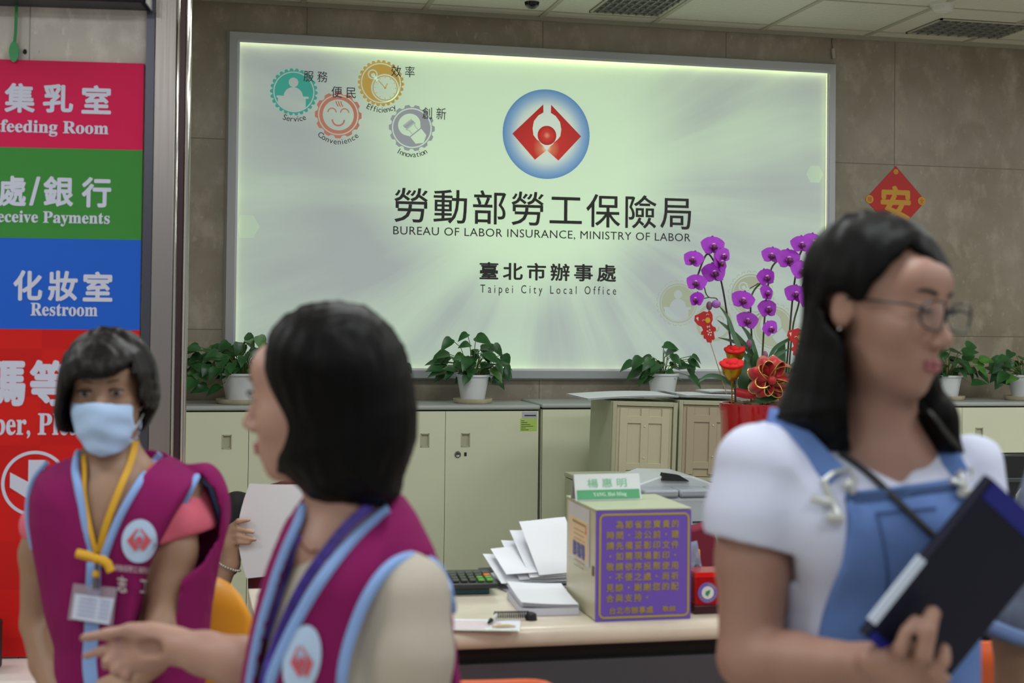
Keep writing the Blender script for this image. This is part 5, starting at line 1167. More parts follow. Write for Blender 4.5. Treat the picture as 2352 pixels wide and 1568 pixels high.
# ------------------------------------------------------------------ volunteer with a face mask (left)
A = Fig(250, 1000, 2.72); pA = A.root('standing person in a magenta vest with blue face mask and yellow lanyard')
SKA = skin('skin_tan', '96755f'); pt, xz = A.pt, A.xz
O = pt(250, 912, .0); Mh = headM(6, 4, 2); hs = .93
g = Field(tuple(pt(20, 760)-Vector((.02, .24, 0)))[:2]+(.70,), (pt(520, 760).x, .26, 1.56), .005)
Ph = head(g, O, Mh, hs, ears=False)
nb_ = pt(262, 1090, .03)
g.cap(O+Vector((0, .02, -.06)), nb_, .047, .052, .03); g.ell(nb_+Vector((0, .02, -.05)), (.125, .06, .05), None, .05)
g.ell(pt(258, 1210, .0), (.115, .095, .16), None, .03); g.ell(pt(262, 1480, .02), (.13, .09, .2), None, .05)
# arms: her right arm hangs at the picture's left, hands meet low in front
sR, eR, wR = pt(130, 1140, .04), pt(88, 1430, .05), pt(150, 1640, -.10); g.chain([sR, pt(96, 1270, .05), eR], [.044, .040, .034], .02); g.chain([eR, pt(110, 1520, .0), wR], [.034, .034, .026], .01)
sL, eL, wL = pt(412, 1120, .03), pt(378, 1425, -.06), pt(275, 1585, -.16); g.chain([sL, pt(398, 1270, -.01), eL], [.046, .042, .036], .02); g.chain([eL, pt(345, 1510, -.12), wL], [.036, .034, .026], .01)
hL = pt(240, 1600, -.17); g.ell((wL+hL)*.5, (.04, .018, .034), None, .012)
for i in range(4): finger(g, [hL+Vector((-.0, -.004, .018-.014*i)), hL+Vector((-.035, -.012, .012-.014*i)), hL+Vector((-.055, .004, .002-.014*i))])
finger(g, [hL+Vector((.01, -.02, .02)), hL+Vector((-.02, -.03, .012))], .010, .009)
hR = pt(215, 1650, -.13); g.ell((wR+hR)*.5, (.04, .018, .034), None, .012)
for i in range(4): finger(g, [hR+Vector((.0, .0, .018-.014*i)), hR+Vector((.035, -.01, .012-.014*i)), hR+Vector((.055, .0, .0-.014*i))])
finger(g, [hR+Vector((-.01, -.02, .02)), hR+Vector((.02, -.028, .012))], .010, .009)
bodyA = fobj('body', g, SKA, pA)
# pink tee
vsil = xz([(190, 1036), (130, 1056), (88, 1085), (70, 1135), (68, 1200), (84, 1290), (104, 1400), (128, 1480), (118, 1720), (470, 1720), (466, 1560), (480, 1420), (494, 1320), (500, 1210), (492, 1140), (458, 1096), (412, 1066), (362, 1036), (300, 1030)])
g2 = g.like(); tsil = xz([(195, 1050), (110, 1090), (95, 1200), (120, 1400), (140, 1720), (440, 1720), (450, 1400), (440, 1180), (425, 1100), (360, 1050)])
g2.puff(tsil, .02, .098, .1, .02); g2.chain([sL+Vector((0, .01, -.02)), pt(404, 1195, .0)], [.044, .056], .015); g2.chain([sL+Vector((.02, .03, -.03)), pt(448, 1205, .03)], [.036, .042], .02); g2.chain([sR+Vector((.015, 0, -.03)), pt(100, 1205, .05)], [.036, .046], .015)
g2.cut(xz([(120, 960), (175, 1040), (195, 1130), (206, 1186), (252, 1184), (300, 1110), (356, 1040), (400, 960)], -.08), -.3, .05, .006)
g2.cut(xz([(340, 1252), (420, 1232), (484, 1218), (520, 1300), (340, 1420)]), -.06, .2, .004); g2.cut(xz([(40, 1243), (82, 1250), (110, 1260), (120, 1400), (30, 1400)]), -.1, .2, .004)
g2.cut(xz([(330, 1236), (376, 1240), (430, 1300), (430, 1720), (300, 1500)], -.02), -.3, .07, .004); fobj('tee_shirt', g2, mat('tee_pink', 'd8667c', .8, bump=.1, bscale=30), pA)
# vest with wide armholes
g3 = g.like(); g3.puff(vsil, .02, .128, .11, .02, sz=0)
g3.ell(pt(470, 1180, .05), (.05, .07, .1), None, .05)
g3.wrinkle(.0022, 42, 3, (1, .6, .5))
vcut = xz([(140, 960), (188, 1036), (180, 1080), (192, 1170), (213, 1288), (232, 1288), (262, 1200), (312, 1110), (362, 1034), (420, 960)], -.09); g3.cut(vcut, -.3, .055, .005)
arm = xz([(456, 1092), (420, 1160), (372, 1256), (352, 1300), (334, 1400), (305, 1500), (412, 1500), (422, 1400), (432, 1318), (470, 1290), (494, 1240), (500, 1180), (488, 1130)], -.02)
g3.cut(arm, -.3, .075, .006)
vestA = fobj('vest', g3, MVEST, pA); T = bvh(vestA)
for pts in ([(180, 1040), (173, 1078), (181, 1130), (194, 1210), (211, 1292)], [(369, 1042), (324, 1102), (282, 1174), (255, 1234), (235, 1292)]): obj('piping', MB().tube(A.drape(T, pts, .001), .0075, 8), MPIP, vestA)
obj('piping', MB().tube(A.drape(T, [(452, 1094), (425, 1148), (396, 1206), (368, 1262)], .001), .0068, 8), MPIP, vestA)
obj('piping', MB().tube([pt(456, 1094, .03), pt(484, 1118, .05), pt(500, 1170, .07), pt(497, 1230, .08), pt(478, 1280, .08), pt(432, 1316, .075)], .0055, 8), MPIP, vestA)
obj('piping', MB().tube(smoothp([pt(108, 1062, -.01), pt(78, 1100, .0), pt(65, 1150, .01), pt(65, 1205, .01), pt(76, 1260, .01)]), .0055, 8), MPIP, vestA)
A.strap('placket', T, [(216, 1292), (214, 1340), (212, 1400), (210, 1460), (206, 1520), (212, 1580), (218, 1640)], .026, mat('placket_blue', '86a8e0', .7), vestA, .002)
A.decal('emblem_patch', T, [disc_px(320, 1242, 40, 50, .12)], MVBL, vestA, .0025); A.decal('emblem_wings', T, wings_px(320, 1240, 36, 44), MVRED, vestA, .004)
A.dtext('vest_lettering', T, '勞動部勞工保險局', 264, 348, 1295, 1310, MVWH, vestA, 8); A.dtext('vest_lettering', T, '志', 270, 292, 1320, 1358, MVWH, vestA, 4, .02); A.dtext('vest_lettering', T, '工', 320, 342, 1330, 1360, MVWH, vestA, 3, .02)
# hair: short crop swept from a parting
g4 = Field(tuple(Vector(O)-Vector((.16, .18, .17))), tuple(Vector(O)+Vector((.16, .18, .19))), .004); hp = lambda x, y, z: Vector(O)+Mh @ Vector((x*hs, y*hs, z*hs)); HA = np.array(Mh)
g4.puff(xz([(140, 905), (134, 945), (144, 990), (190, 1000), (290, 1000), (326, 992), (352, 950), (364, 915), (352, 850), (330, 805), (285, 775), (240, 768), (195, 780), (160, 820), (146, 860)]), O.y-.006, .118, .075, .02)
g4.ell(hp(0, -.02, .045), np.array((.094, .11, .098))*hs, HA, .03); g4.ell(hp(0, -.06, -.02), np.array((.082, .06, .085))*hs, HA, .03)
face = xz([(126, 965), (131, 925), (142, 894), (166, 873), (206, 869), (232, 871), (258, 860), (282, 840), (290, 864), (298, 892), (308, 935), (318, 990), (300, 1060), (180, 1080), (126, 1000)], -.122)
g4.cut(face, O.y-.3, O.y+.01, .012); g4.wrinkle(.0016, 260, 5, (1, 1, .12), 8); fobj('hair', g4, MHAIR2, pA)
eyes(Ph, Mh, pA, hs, .3); brows(Ph, pA, hs, .040, '4a3a30', .0016)
# mask
g5 = Field(tuple(Vector(O)-Vector((.12, .17, .15))), tuple(Vector(O)+Vector((.12, .06, .06))), .0035)
g5.ell(hp(0, .028, -.03), np.array((.078, .083, .088))*hs, HA, .01); g5.cap(hp(0, .095, .0), hp(0, .102, -.03), .014*hs, .018*hs, .04); g5.ell(hp(0, .075, -.08), .03, HA, .03)
x, y, z = g5.xyz((slice(None),)*3); g5.v = (g5.v+.0016*np.sin((z-O.z)*150+np.abs(x-O.x)*45)).astype(np.float32)
inner = g5.v+.0075
keepP = xz([(160, 924), (190, 926), (228, 921), (266, 926), (300, 931), (301, 985), (288, 1018), (268, 1042), (232, 1050), (200, 1036), (176, 1003), (163, 968)], -.08)
d = -Field.sdpoly(keepP, x, z); g5.v = np.maximum(np.maximum(g5.v, d), np.maximum(-inner, y-(O.y+.005))).astype(np.float32)
mk = fobj('face_mask', g5, mat('mask_blue', 'aecaf0', .75), pA)
for a, b_, c in (((163, 930), (150, 935), (146, 925)), ((310, 938), (322, 940), (330, 930)), ((311, 982), (322, 965), (332, 945))): obj('ear_loop', MB().tube([pt(*a, -.05), pt(*b_, -.02), pt(*c, .02)], .0014, 6), mat('loop_white', 'd6dbe2', .7), mk)
# yellow lanyard with bow and clear badge
T2 = bvh(vestA, bodyA); lan = thing('lanyard', 'yellow lanyard with a bow and clear badge card hanging on the masked person', 'lanyard', A.o, -YAW); MLY = mat('lanyard_yellow', 'd3a01e', .6)
A.strap('strap', T2, [(308, 1012), (300, 1060), (272, 1130), (246, 1200), (228, 1268)], .013, MLY, lan, .006); A.strap('strap', T2, [(196, 1044), (190, 1090), (200, 1170), (212, 1230), (222, 1268)], .009, MLY, lan, .006)
bp = A.hit(T2, 221, 1282, .018)
bp.y = min(bp.y, A.hit(T2, 214, 1395, .016).y, A.hit(T2, 214, 1430, .016).y)
bd_ = A.pt(221, 1282, bp.y).y-bp.y
def rel(px, py, dy=0): return A.pt(px, py, bp.y-bd_+dy)
for P in ([(221, 1282), (200, 1276), (176, 1270)], [(222, 1283), (236, 1286), (247, 1294), (255, 1312)]): 
    b = MB(); b.tube([rel(*q, -.004) for q in P], [.007, .009, .0085, .008][:len(P)], 8); obj('bow_loop', b, MLY, lan)
obj('knot', MB().ball(rel(221, 1283, -.004), .009, 12, 8), MLY, lan); obj('cord_lock', MB().ball(rel(221, 1318, 0), (.007, .006, .009), 12, 8), MLY, lan)
obj('clip', MB().tube([rel(222, 1292), rel(222, 1310)], .004, 8).tube([rel(221, 1326), rel(220, 1352, -.004)], .006, 8), mat('clip_grey', '6a6a6e', .3, .7), lan)
q = [(168, 1340), (268, 1350), (258, 1436), (155, 1422)]; cb = MB(); F4 = [rel(*p, .004) for p in q]; B4 = [v+Vector((0, .003, 0)) for v in F4]; cb.add(F4+B4, [(0, 1, 2, 3), (7, 6, 5, 4), (0, 4, 5, 1), (1, 5, 6, 2), (2, 6, 7, 3), (3, 7, 4, 0)]); bc_ = obj('badge_sleeve', cb, mat('clear_plastic', 'b9aebc', .12, alpha=.45), lan, smooth=0)
q = [(172, 1363), (262, 1375), (250, 1434), (164, 1420)]; cb = MB(); F4 = [rel(*p, .002) for p in q]; B4 = [v+Vector((0, .0015, 0)) for v in F4]; cb.add(F4+B4, [(0, 1, 2, 3), (7, 6, 5, 4), (0, 4, 5, 1), (1, 5, 6, 2), (2, 6, 7, 3), (3, 7, 4, 0)]); obj('badge_card', cb, mat('card_bluish', 'c9d2e8', .5), lan, smooth=0)
cb = MB()
for k in range(5):
    for a_, b_ in ((.14, .58), (.66, .92)):
        u = [(lambda s_, t_: (172+90*s_-9*t_, 1363+12*s_+58*t_))(s_, t_) for s_, t_ in ((a_, .12+.16*k), (b_, .12+.16*k), (b_, .18+.16*k), (a_, .18+.16*k))]; cb.add([rel(*p, .0012) for p in u], [(0, 1, 2, 3)])
obj('card_print', cb, mat('card_print_blue', 'a8b2d8', .5), lan, smooth=0)
legs(A, pA, (pt(290, 1600).x, .02), .80, MTROU, MSHOE, [(pt(230, 1600).x, .02), (pt(350, 1600).x, .02)])
# ------------------------------------------------------------------ foreground volunteer turned to the left (centre)
B_ = Fig(790, 1000, 2.05); pB = B_.root('person in a magenta vest with a black bob, facing left, arm held out'); pt, xz = B_.pt, B_.xz
SKB = skin('skin_warm', 'a88273'); O = pt(734, 925, .01); Mh = headM(-98, 6, -2); hs = 1.0
g = Field((pt(150, 900, .35).x, -.28, .80), (pt(1090, 900).x, .50, 1.60), .005); Ph = head(g, O, Mh, hs, ears=False)
nb_ = pt(795, 1235, .02); g.cap(O+Vector((.02, .01, -.06)), nb_, .050, .056, .03); g.ell(pt(820, 1300, .05), (.085, .07, .06), None, .05); g.ell(pt(800, 1480, .06), (.14, .1, .2), None, .05)
g.ell(pt(752, 1262, -.0), (.045, .06, .05), None, .03)
# far arm reaching out to the left, palm turned to the lens
sF, eF, wF = pt(760, 1330, .20), pt(700, 1575, .17), pt(398, 1482, .24); g.chain([sF, eF], [.05, .042], .02); g.chain([eF, pt(560, 1525, .19), pt(470, 1500, .22), wF], [.045, .042, .034, .027], .012)
g.chain([wF, pt(350, 1480, .245)], [.028, .030], .015); g.ell(pt(335, 1485, .25), (.040, .016, .036), None, .015); g.ell(pt(345, 1455, .235), (.034, .016, .017), None, .012); g.ell(pt(330, 1520, .24), (.036, .016, .018), None, .012)
g.ell(pt(345, 1488, .222), (.026, .012, .014), None, .008, 'sub')
finger(g, [pt(350, 1450, .235), pt(300, 1446, .235), pt(248, 1455, .24), pt(192, 1464, .25)], .0125, .0075, .008)
finger(g, [pt(305, 1478, .25), pt(262, 1484, .245), pt(228, 1496, .25), pt(196, 1506, .26)], .0095, .0068)
finger(g, [pt(300, 1494, .25), pt(266, 1504, .24), pt(246, 1518, .235), pt(243, 1530, .25)], .0095, .0075)
finger(g, [pt(300, 1510, .25), pt(275, 1526, .235), pt(264, 1540, .23), pt(272, 1550, .245)], .009, .0072)
finger(g, [pt(310, 1526, .25), pt(294, 1542, .235), pt(288, 1554, .23), pt(298, 1560, .245)], .0085, .0068)
bodyB = fobj('body', g, SKB, pB)
# cream shirt with short sleeve on the near arm
g2 = g.like(); g2.puff(xz([(702, 1215), (664, 1290), (632, 1370), (606, 1450), (588, 1560), (578, 1720), (1040, 1720), (1030, 1400), (990, 1290), (940, 1220), (850, 1215)]), .06, .128, .055, .02)
g2.chain([pt(938, 1368, -.03), pt(942, 1500, -.045), pt(935, 1720, -.04)], [.062, .060, .056], .02)
g2.cut(xz([(680, 1130), (690, 1220), (698, 1248), (716, 1264), (738, 1254), (800, 1196), (880, 1100)], -.06), -.3, .1, .006); g2.wrinkle(.0016, 40, 9, (1, 1, .3))
shB = fobj('shirt', g2, mat('shirt_cream', 'b4ada0', .8, bump=.1, bscale=20), pB)
g3 = g.like(); g3.puff(xz([(684, 1146), (642, 1205), (619, 1260), (601, 1310), (586, 1360), (573, 1410), (558, 1480), (542, 1560), (528, 1720), (1066, 1720), (1052, 1568), (1042, 1450), (1024, 1365), (992, 1275), (952, 1195), (920, 1150), (895, 1140), (860, 1170), (800, 1180)]), .06, .150, .11, .02)
g3.wrinkle(.0024, 36, 8, (1, .5, .45))
vB = xz([(690, 1090), (702, 1146), (691, 1190), (669, 1240), (646, 1305), (629, 1360), (613, 1410), (595, 1480), (580, 1560), (572, 1720), (590, 1720), (606, 1568), (640, 1482), (690, 1382), (750, 1292), (820, 1212), (890, 1162), (940, 1090), (800, 1000)], -.075); g3.cut(vB, -.4, .10, .005)
aB = xz([(786, 1720), (788, 1568), (802, 1495), (834, 1405), (868, 1342), (905, 1302), (950, 1286), (992, 1302), (1020, 1345), (1036, 1430), (1040, 1568), (1036, 1720)], -.05); g3.cut(aB, -.4, .03, .006)
vestB = fobj('vest', g3, MVEST, pB); T = bvh(vestB)
obj('piping', MB().tube(B_.drape(T, [(696, 1165), (684, 1200), (662, 1248), (638, 1310), (621, 1365), (604, 1420), (588, 1490), (575, 1565), (568, 1640)], .001, 6, -.05), .0068, 8), MPIP, vestB)
obj('piping', MB().tube(B_.drape(T, [(894, 1170), (829, 1222), (761, 1300), (703, 1388), (651, 1490), (617, 1579), (605, 1640)], .001, 6, -.05), .0085, 8), MPIP, vestB)
obj('piping', MB().tube(B_.drape(T, [(782, 1640), (782, 1568), (796, 1492), (828, 1402), (863, 1336), (902, 1294), (950, 1278), (996, 1296), (1024, 1342), (1036, 1400)], .001, 6, -.02), .0085, 8), MPIP, vestB)
B_.decal('emblem_patch', T, [disc_px(694, 1516, 42, 82, .18)], MVBL, vestB, .003); B_.decal('emblem_wings', T, wings_px(694, 1520, 33, 62, -.1), MVRED, vestB, .005)
# bob
g4 = Field((pt(560, 900).x, -.18, pt(800, 1200).z), (pt(990, 900).x, .24, 1.60), .0045)
bob = xz([(612, 790), (640, 735), (690, 708), (760, 696), (830, 704), (885, 738), (922, 792), (944, 862), (958, 940), (957, 1010), (940, 1062), (925, 1105), (922, 1140), (890, 1162), (820, 1168), (752, 1166), (712, 1150), (680, 1118), (650, 1092), (632, 1095), (628, 1040), (640, 975), (628, 905), (606, 850)])
g4.puff(bob, O.y+.01, .108, .10, .02); g4.ell(np.array(Vector(O)+Mh @ Vector((0, -.02, .05))), (.095, .1, .09), None, .03)
g4.cut(xz([(540, 790), (604, 790), (606, 850), (626, 905), (638, 975), (626, 1040), (622, 1140), (540, 1140)]), -.3, .3, .008); g4.wrinkle(.0014, 240, 6, (1, 1, .06), 8); fobj('hair', g4, MHAIR, pB)
brows(Ph, pB, 1.0); eyes(Ph, Mh, pB, 1.0); lips(Ph, Mh, pB)
T2 = bvh(bodyB, shB, vestB); lb = thing('lanyard', 'purple patterned lanyard around the neck of the person with the bob', 'lanyard', B_.o, -YAW)
MLP = mat('lanyard_purple', '3f2a8c', .6, var=.5, vscale=60)
B_.strap('strap', T2, [(850, 1160), (790, 1215), (740, 1280), (690, 1360), (650, 1450), (622, 1530), (606, 1600)], .015, MLP, lb, .006, smooth_y=3); B_.strap('strap', T2, [(688, 1228), (664, 1300), (644, 1380), (624, 1440), (616, 1470)], .012, MLP, lb, .004, smooth_y=3)
obj('clip', MB().tube([B_.hit(T2, 604, 1520, .008), B_.hit(T2, 598, 1560, .008)], .006, 8), mat('clip_grey', '6a6a6e'), lb)
obj('necklace', MB().tube(B_.drape(bvh(bodyB, shB), [(686, 1215), (694, 1250), (712, 1268), (728, 1262)], .001), .0016, 6), mat('necklace_brown', '7a4636', .4), pB)
legs(B_, pB, (pt(800, 1500).x, .06), .86, MTROU, MSHOE, [(pt(720, 1600).x, .06), (pt(870, 1600).x, .06)])
# ------------------------------------------------------------------ young woman in denim overalls (right)
C_ = Fig(2000, 1000, 2.05); pC = C_.root('long haired person with glasses in white tee and denim overalls'); pt, xz = C_.pt, C_.xz
SKC = skin('skin_fair', '9d7869'); O = pt(2019, 722, .0); Mh = headM(43, 8, -3); hs = 1.02
g = Field((pt(1610, 900).x, -.34, .80), (pt(2345, 900).x, .26, pt(2000, 470).z), .005); Ph = head(g, O, Mh, hs)
nb_ = pt(2010, 1010, .02); g.cap(O+Vector((.012, .012, -.06)), nb_, .050, .055, .03); g.ell(pt(2010, 1065, .055), (.12, .06, .05), None, .05); g.ell(pt(2045, 1110, .025), (.075, .075, .09), None, .04); g.ell(pt(1990, 1350, .04), (.14, .1, .22), None, .05)
sN, eN, wN = pt(1738, 1075, .0), pt(1722, 1510, -.03), pt(1985, 1528, -.185); g.chain([sN, pt(1728, 1290, -.01), eN], [.056, .050, .044], .02); g.chain([eN, pt(1830, 1520, -.09), wN], [.045, .040, .027], .012)
hp0 = pt(2050, 1525, -0.205); g.chain([wN, hp0], [.027, .030], .015); g.ell(pt(2070, 1528, -0.213), (.044, .016, .036), None, .015); g.ell(pt(2015, 1520, -0.220), (.026, .018, .020), None, .012)
finger(g, [pt(2098, 1532, -.220), pt(2122, 1500, -.252), pt(2131, 1450, -.252), pt(2142, 1408, -.243)], .0125, .0108, .003)
finger(g, [pt(2050, 1522, -.220), pt(2066, 1490, -.250), pt(2080, 1452, -.248), pt(2101, 1424, -.242)], .0098, .0080, .003)
finger(g, [pt(2108, 1552, -.215), pt(2146, 1546, -.245), pt(2168, 1516, -.248), pt(2170, 1490, -.242)], .0105, .0085, .003)
finger(g, [pt(2104, 1566, -.210), pt(2146, 1574, -.235), pt(2174, 1556, -.240)], .0095, .0075, .004)
finger(g, [pt(2010, 1510, -0.205), pt(2040, 1480, -0.185), pt(2070, 1455, -0.180)], .0115, .009, .006)
sF, eF = pt(2232, 1085, .10), pt(2262, 1330, .06); g.chain([sF, eF], [.05, .042], .02); g.chain([eF, pt(2195, 1400, -.10)], [.04, .028], .01); g.ell(pt(2160, 1380, -.13), (.04, .022, .03), None, .012)
bodyC = fobj('body', g, SKC, pC)
g2 = g.like(); g2.puff(xz([(1870, 1000), (1800, 965), (1735, 985), (1700, 1060), (1760, 1250), (1790, 1400), (1775, 1720), (2260, 1720), (2262, 1350), (2258, 1160), (2235, 1060), (2190, 1015), (2100, 1010)]), .05, .122, .1, .02)
g2.chain([sN, pt(1728, 1180, -.01), pt(1726, 1232, -.01)], [.064, .064, .066], .03); g2.chain([sF, pt(2250, 1180, .08)], [.058, .06], .02)
g2.ell(pt(2080, 1220, -.06), (.07, .05, .06), None, .05); g2.ell(pt(1930, 1220, -.045), (.06, .05, .06), None, .05)
g2.cut(xz([(1900, 900), (1930, 1010), (1962, 1050), (2010, 1082), (2078, 1110), (2100, 1080), (2116, 1035), (2150, 1000), (2200, 900)], -.07), -.3, .06, .006)
g2.cut(xz([(1600, 1216), (1650, 1220), (1740, 1238), (1812, 1258), (1822, 1330), (1600, 1330)]), -.2, .058, .003) 
g2.wrinkle(.0028, 30, 12, (1, .6, .7)); tC = fobj('tee_shirt', g2, mat('tee_white', 'c9cfe6', .8, bump=.1, bscale=18), pC); T = bvh(tC, bodyC)
# overalls: bib in front, skirt of the garment below, straps and buckles
MDEN = mat('denim_blue', '5c7cba', .85, var=.16, vscale=9, bump=.1, bscale=160); MDEN2 = mat('denim_seam', '3d5684', .85)
g3 = g2.like(); g3.v = g2.v-.010
bib = xz([(1938, 1128), (2010, 1122), (2100, 1112), (2200, 1104), (2236, 1118), (2275, 1300), (2290, 1720), (1830, 1720), (1868, 1560), (1896, 1420), (1925, 1290), (1936, 1190)], -.08); x, y, z = g3.xyz((slice(None),)*3)
g3.v = np.maximum(np.maximum(g3.v, -Field.sdpoly(bib, x, z)), y-.06).astype(np.float32); ovl = fobj('overalls', g3, MDEN, pC); TO = bvh(ovl, tC, bodyC)
for pts in ([(1944, 1146), (2020, 1140), (2110, 1130), (2200, 1122)],): C_.strap('bib_hem', TO, pts, .016, MDEN2, ovl, .0015, th=.0015)
for pts in ([(2012, 1178), (2026, 1230), (2038, 1310), (2036, 1400)], [(2012, 1178), (2080, 1172), (2150, 1166)]): obj('pocket_seam', MB().tube(C_.drape(TO, pts, .001), .0018, 6), MDEN2, ovl)
C_.strap('shoulder_strap', T, [(1762, 968), (1800, 980), (1842, 1022), (1884, 1066), (1920, 1100)], .040, MDEN, ovl, .004); C_.strap('shoulder_strap', T, [(2168, 1035), (2182, 1062), (2196, 1090)], .034, MDEN, ovl, .004)
obj('strap_edge', MB().tube(smoothp([pt(1775, 972, .04), pt(1730, 982, .075), pt(1694, 1015, .10), pt(1672, 1060, .12)]), .006, 8), MDEN2, ovl)
MBK = mat('buckle_nickel', 'b4b8b8', .3, .5)
def bk(off, sc, tt_):
    b = MB()
    for P, r in (([(1912, 1092), (1948, 1082), (1962, 1106), (1958, 1136)], .0035), ([(1890, 1112), (1904, 1140), (1920, 1175), (1928, 1196)], .006), ([(1866, 1146), (1884, 1150), (1908, 1158)], .006), ([(1900, 1188), (1936, 1190)], .0085), ([(1890, 1110), (1912, 1092)], .0035)):
        b.tube([C_.hit(TO, off[0]+(x_-1912)*sc, off[1]+(y_-1140)*sc, .012) for x_, y_ in P], r*tt_, 8)
    return obj('buckle', b, MBK, ovl)
bk((1912, 1140), 1.0, 1.0); bk((2206, 1108), .55, .75)
b = MB(); c = C_.hit(TO, 1950, 1122, .01); b.ball(c, (.010, .006, .010), 14, 8); obj('button', b, MBK, ovl)
# thin dark bag strap across the chest
st_ = thing('bag_strap', 'thin black cord strap crossing the white tee and denim bib', 'strap', C_.o, -YAW); obj('cord', MB().tube(C_.drape(TO, [(1930, 1042), (1990, 1085), (2060, 1150), (2110, 1198), (2160, 1244), (2210, 1290)], .004), .005, 8), mat('cord_black', '15191e', .6), st_)
# long straight hair
g4 = Field((pt(1770, 900).x, -.22, pt(2000, 1070).z), (pt(2260, 900).x, .22, pt(2000, 470).z), .0045)
hs_ = xz([(1906, 560), (1935, 515), (1985, 492), (2045, 490), (2105, 510), (2150, 555), (2180, 610), (2186, 640), (2150, 660), (2110, 700), (2090, 880), (2150, 950), (2190, 1000), (2222, 1040), (2180, 1052), (2140, 1040), (2098, 960), (2080, 900), (2040, 1000), (1990, 1040), (1930, 1048), (1876, 1040), (1830, 1000), (1780, 962), (1812, 890), (1838, 800), (1856, 700), (1874, 620)])
g4.puff(hs_, O.y+.02, .098, .075, .02); P2 = lambda x, y, z: np.array(Vector(O)+Mh @ Vector((x*hs, y*hs, z*hs))); g4.ell(P2(0, -.02, .048), np.array((.088, .106, .092))*hs, np.array(Mh), .03)
skinP = xz([(2096, 562), (2140, 604), (2180, 646), (2230, 640), (2260, 760), (2230, 900), (2140, 960), (2100, 905), (2085, 960), (2098, 1060), (1990, 1060), (1962, 1010), (1954, 900), (1950, 800), (1938, 770), (1914, 742), (1908, 700), (1922, 672), (1946, 668), (1968, 692), (1988, 692), (2010, 655), (2050, 606)], -.085)
g4.cut(skinP, O.y-.4, O.y+.045, .010)
g4.cut(xz([(2190, 640), (2300, 600), (2300, 930), (2180, 930), (2120, 920), (2100, 880), (2160, 700)], -.03), O.y-.4, O.y+.12, .008)
# far side lock falling behind the cheek and jaw
g4.chain([P2(-.062, .02, .06), P2(-.078, -.005, .0), pt(2110, 880, .07), pt(2150, 960, .07), pt(2190, 1030, .06)], [.028, .024, .026, .030, .016], .02)
g4.wrinkle(.0014, 230, 7, (1, 1, .06), 8); fobj('hair', g4, MHAIR, pC)
eyes(Ph, Mh, pC, hs, .1, .8); brows(Ph, pC, hs, .040, '2a1f1c', .0030); lips(Ph, Mh, pC, hs, '98565c')
# glasses
gl = bpy.data.objects.new('glasses', None); COL.objects.link(gl); gl.parent = pC
MGL = mat('glasses_frame', '2b2a2e', .35, .3); Q = lambda x, y, z: Vector(P2(x, y, z))
for sx in (-1, 1):
    rim = [Q(sx*(.034+.026*math.cos(a)*abs(math.cos(a))**-.25), .112-.012*abs(math.cos(a)*.5+.5*sx*0)-.006*(sx*math.cos(a) > 0)*abs(math.cos(a)), .012+.020*math.sin(a)*abs(math.sin(a)+1e-9)**-.25) for a in np.linspace(0, 2*math.pi, 29)]
    obj('rim', MB().tube(rim, .0017, 6, cap=False), MGL, gl); le = MB(); le.add(rim[:-1]+[sum(rim[:-1], Vector())/28], [(i, (i+1) % 28, 28) for i in range(28)]); obj('lens', le, mat('lens_clear', 'dfe8ee', .03, alpha=.05), gl)
    obj('temple', MB().tube([Q(sx*.060, .103, .020), Q(sx*.074, .085, .022), Q(sx*.077, .04, .020), Q(sx*.079, -.005, .016)], .0022, 6), MGL, gl)
obj('bridge', MB().tube([Q(-.010, .112, .018), Q(0, .116, .021), Q(.010, .112, .018)], .0018, 6), MGL, gl)
obj('earring', MB().ball(Q(.083, -.006, -.026), .002, 10, 8), mat('pearl', 'd8d4d0', .2), pC)
legs(C_, pC, (pt(2010, 1500).x, .04), .86, MDEN, MSHOE, [(pt(1930, 1600).x, .04), (pt(2090, 1600).x, .04)])
# navy folder held open-edged against the chest
fo = thing('document_folder', 'navy blue document folder held tilted against the denim overalls', 'folder', C_.o, -YAW)
L0, L1 = pt(1992, 1466, -.24), pt(2284, 1104, -.24); lv_ = (L1-L0); nv_ = Vector((lv_.z, 0, -lv_.x)).normalized()*.140+Vector((0, .07, 0)); th_ = lv_.cross(nv_).normalized(); th_ = th_ if th_.y > 0 else -th_
def slab(a, e1, e2, h, t0, t1): vs = [a+e1*u+e2*v+th_*t for t in (t0, t1) for u, v in ((0, 0), (1, 0), (1, 1), (0, 1))]; return MB().add(vs, [(0, 1, 2, 3), (7, 6, 5, 4), (0, 4, 5, 1), (1, 5, 6, 2), (2, 6, 7, 3), (3, 7, 4, 0)])
MNV = mat('folder_navy', '0e1026', .55, spec=.2); MNB = mat('folder_blue', '17207c', .5, spec=.25)
obj('front_cover', slab(L0, lv_, nv_, 0, 0, .003), MNV, fo, smooth=0, bevel=.001); obj('rear_cover', slab(L0-nv_*.04, lv_, nv_*1.04, 0, .012, .015), MNV, fo, smooth=0, bevel=.001)
obj('spine', slab(L0-nv_*.035, lv_, nv_*.035, 0, 0, .0118), MNV, fo, smooth=0)
obj('top_band', slab(L0+lv_*.9, lv_*.1, nv_, 0, -.0012, -.0001), MNB, fo, smooth=0); obj('bottom_band', slab(L0, lv_*.05, nv_, 0, -.0012, -.0001), MNB, fo, smooth=0)
obj('papers', slab(L0+lv_*.03+nv_*.02, lv_*.94, nv_*.95, 0, .004, .011), MPAP, fo, smooth=0)
k0, k1 = pt(2000, 1426, -.243), pt(2116, 1280, -.243); kv = Vector(((k1-k0).z, 0, -(k1-k0).x)).normalized()*.012
obj('white_label', slab(k0-kv*.5, k1-k0, kv, 0, -.003, .0), mat('label_bluewhite', 'c6d2e6', .4), fo, smooth=0)
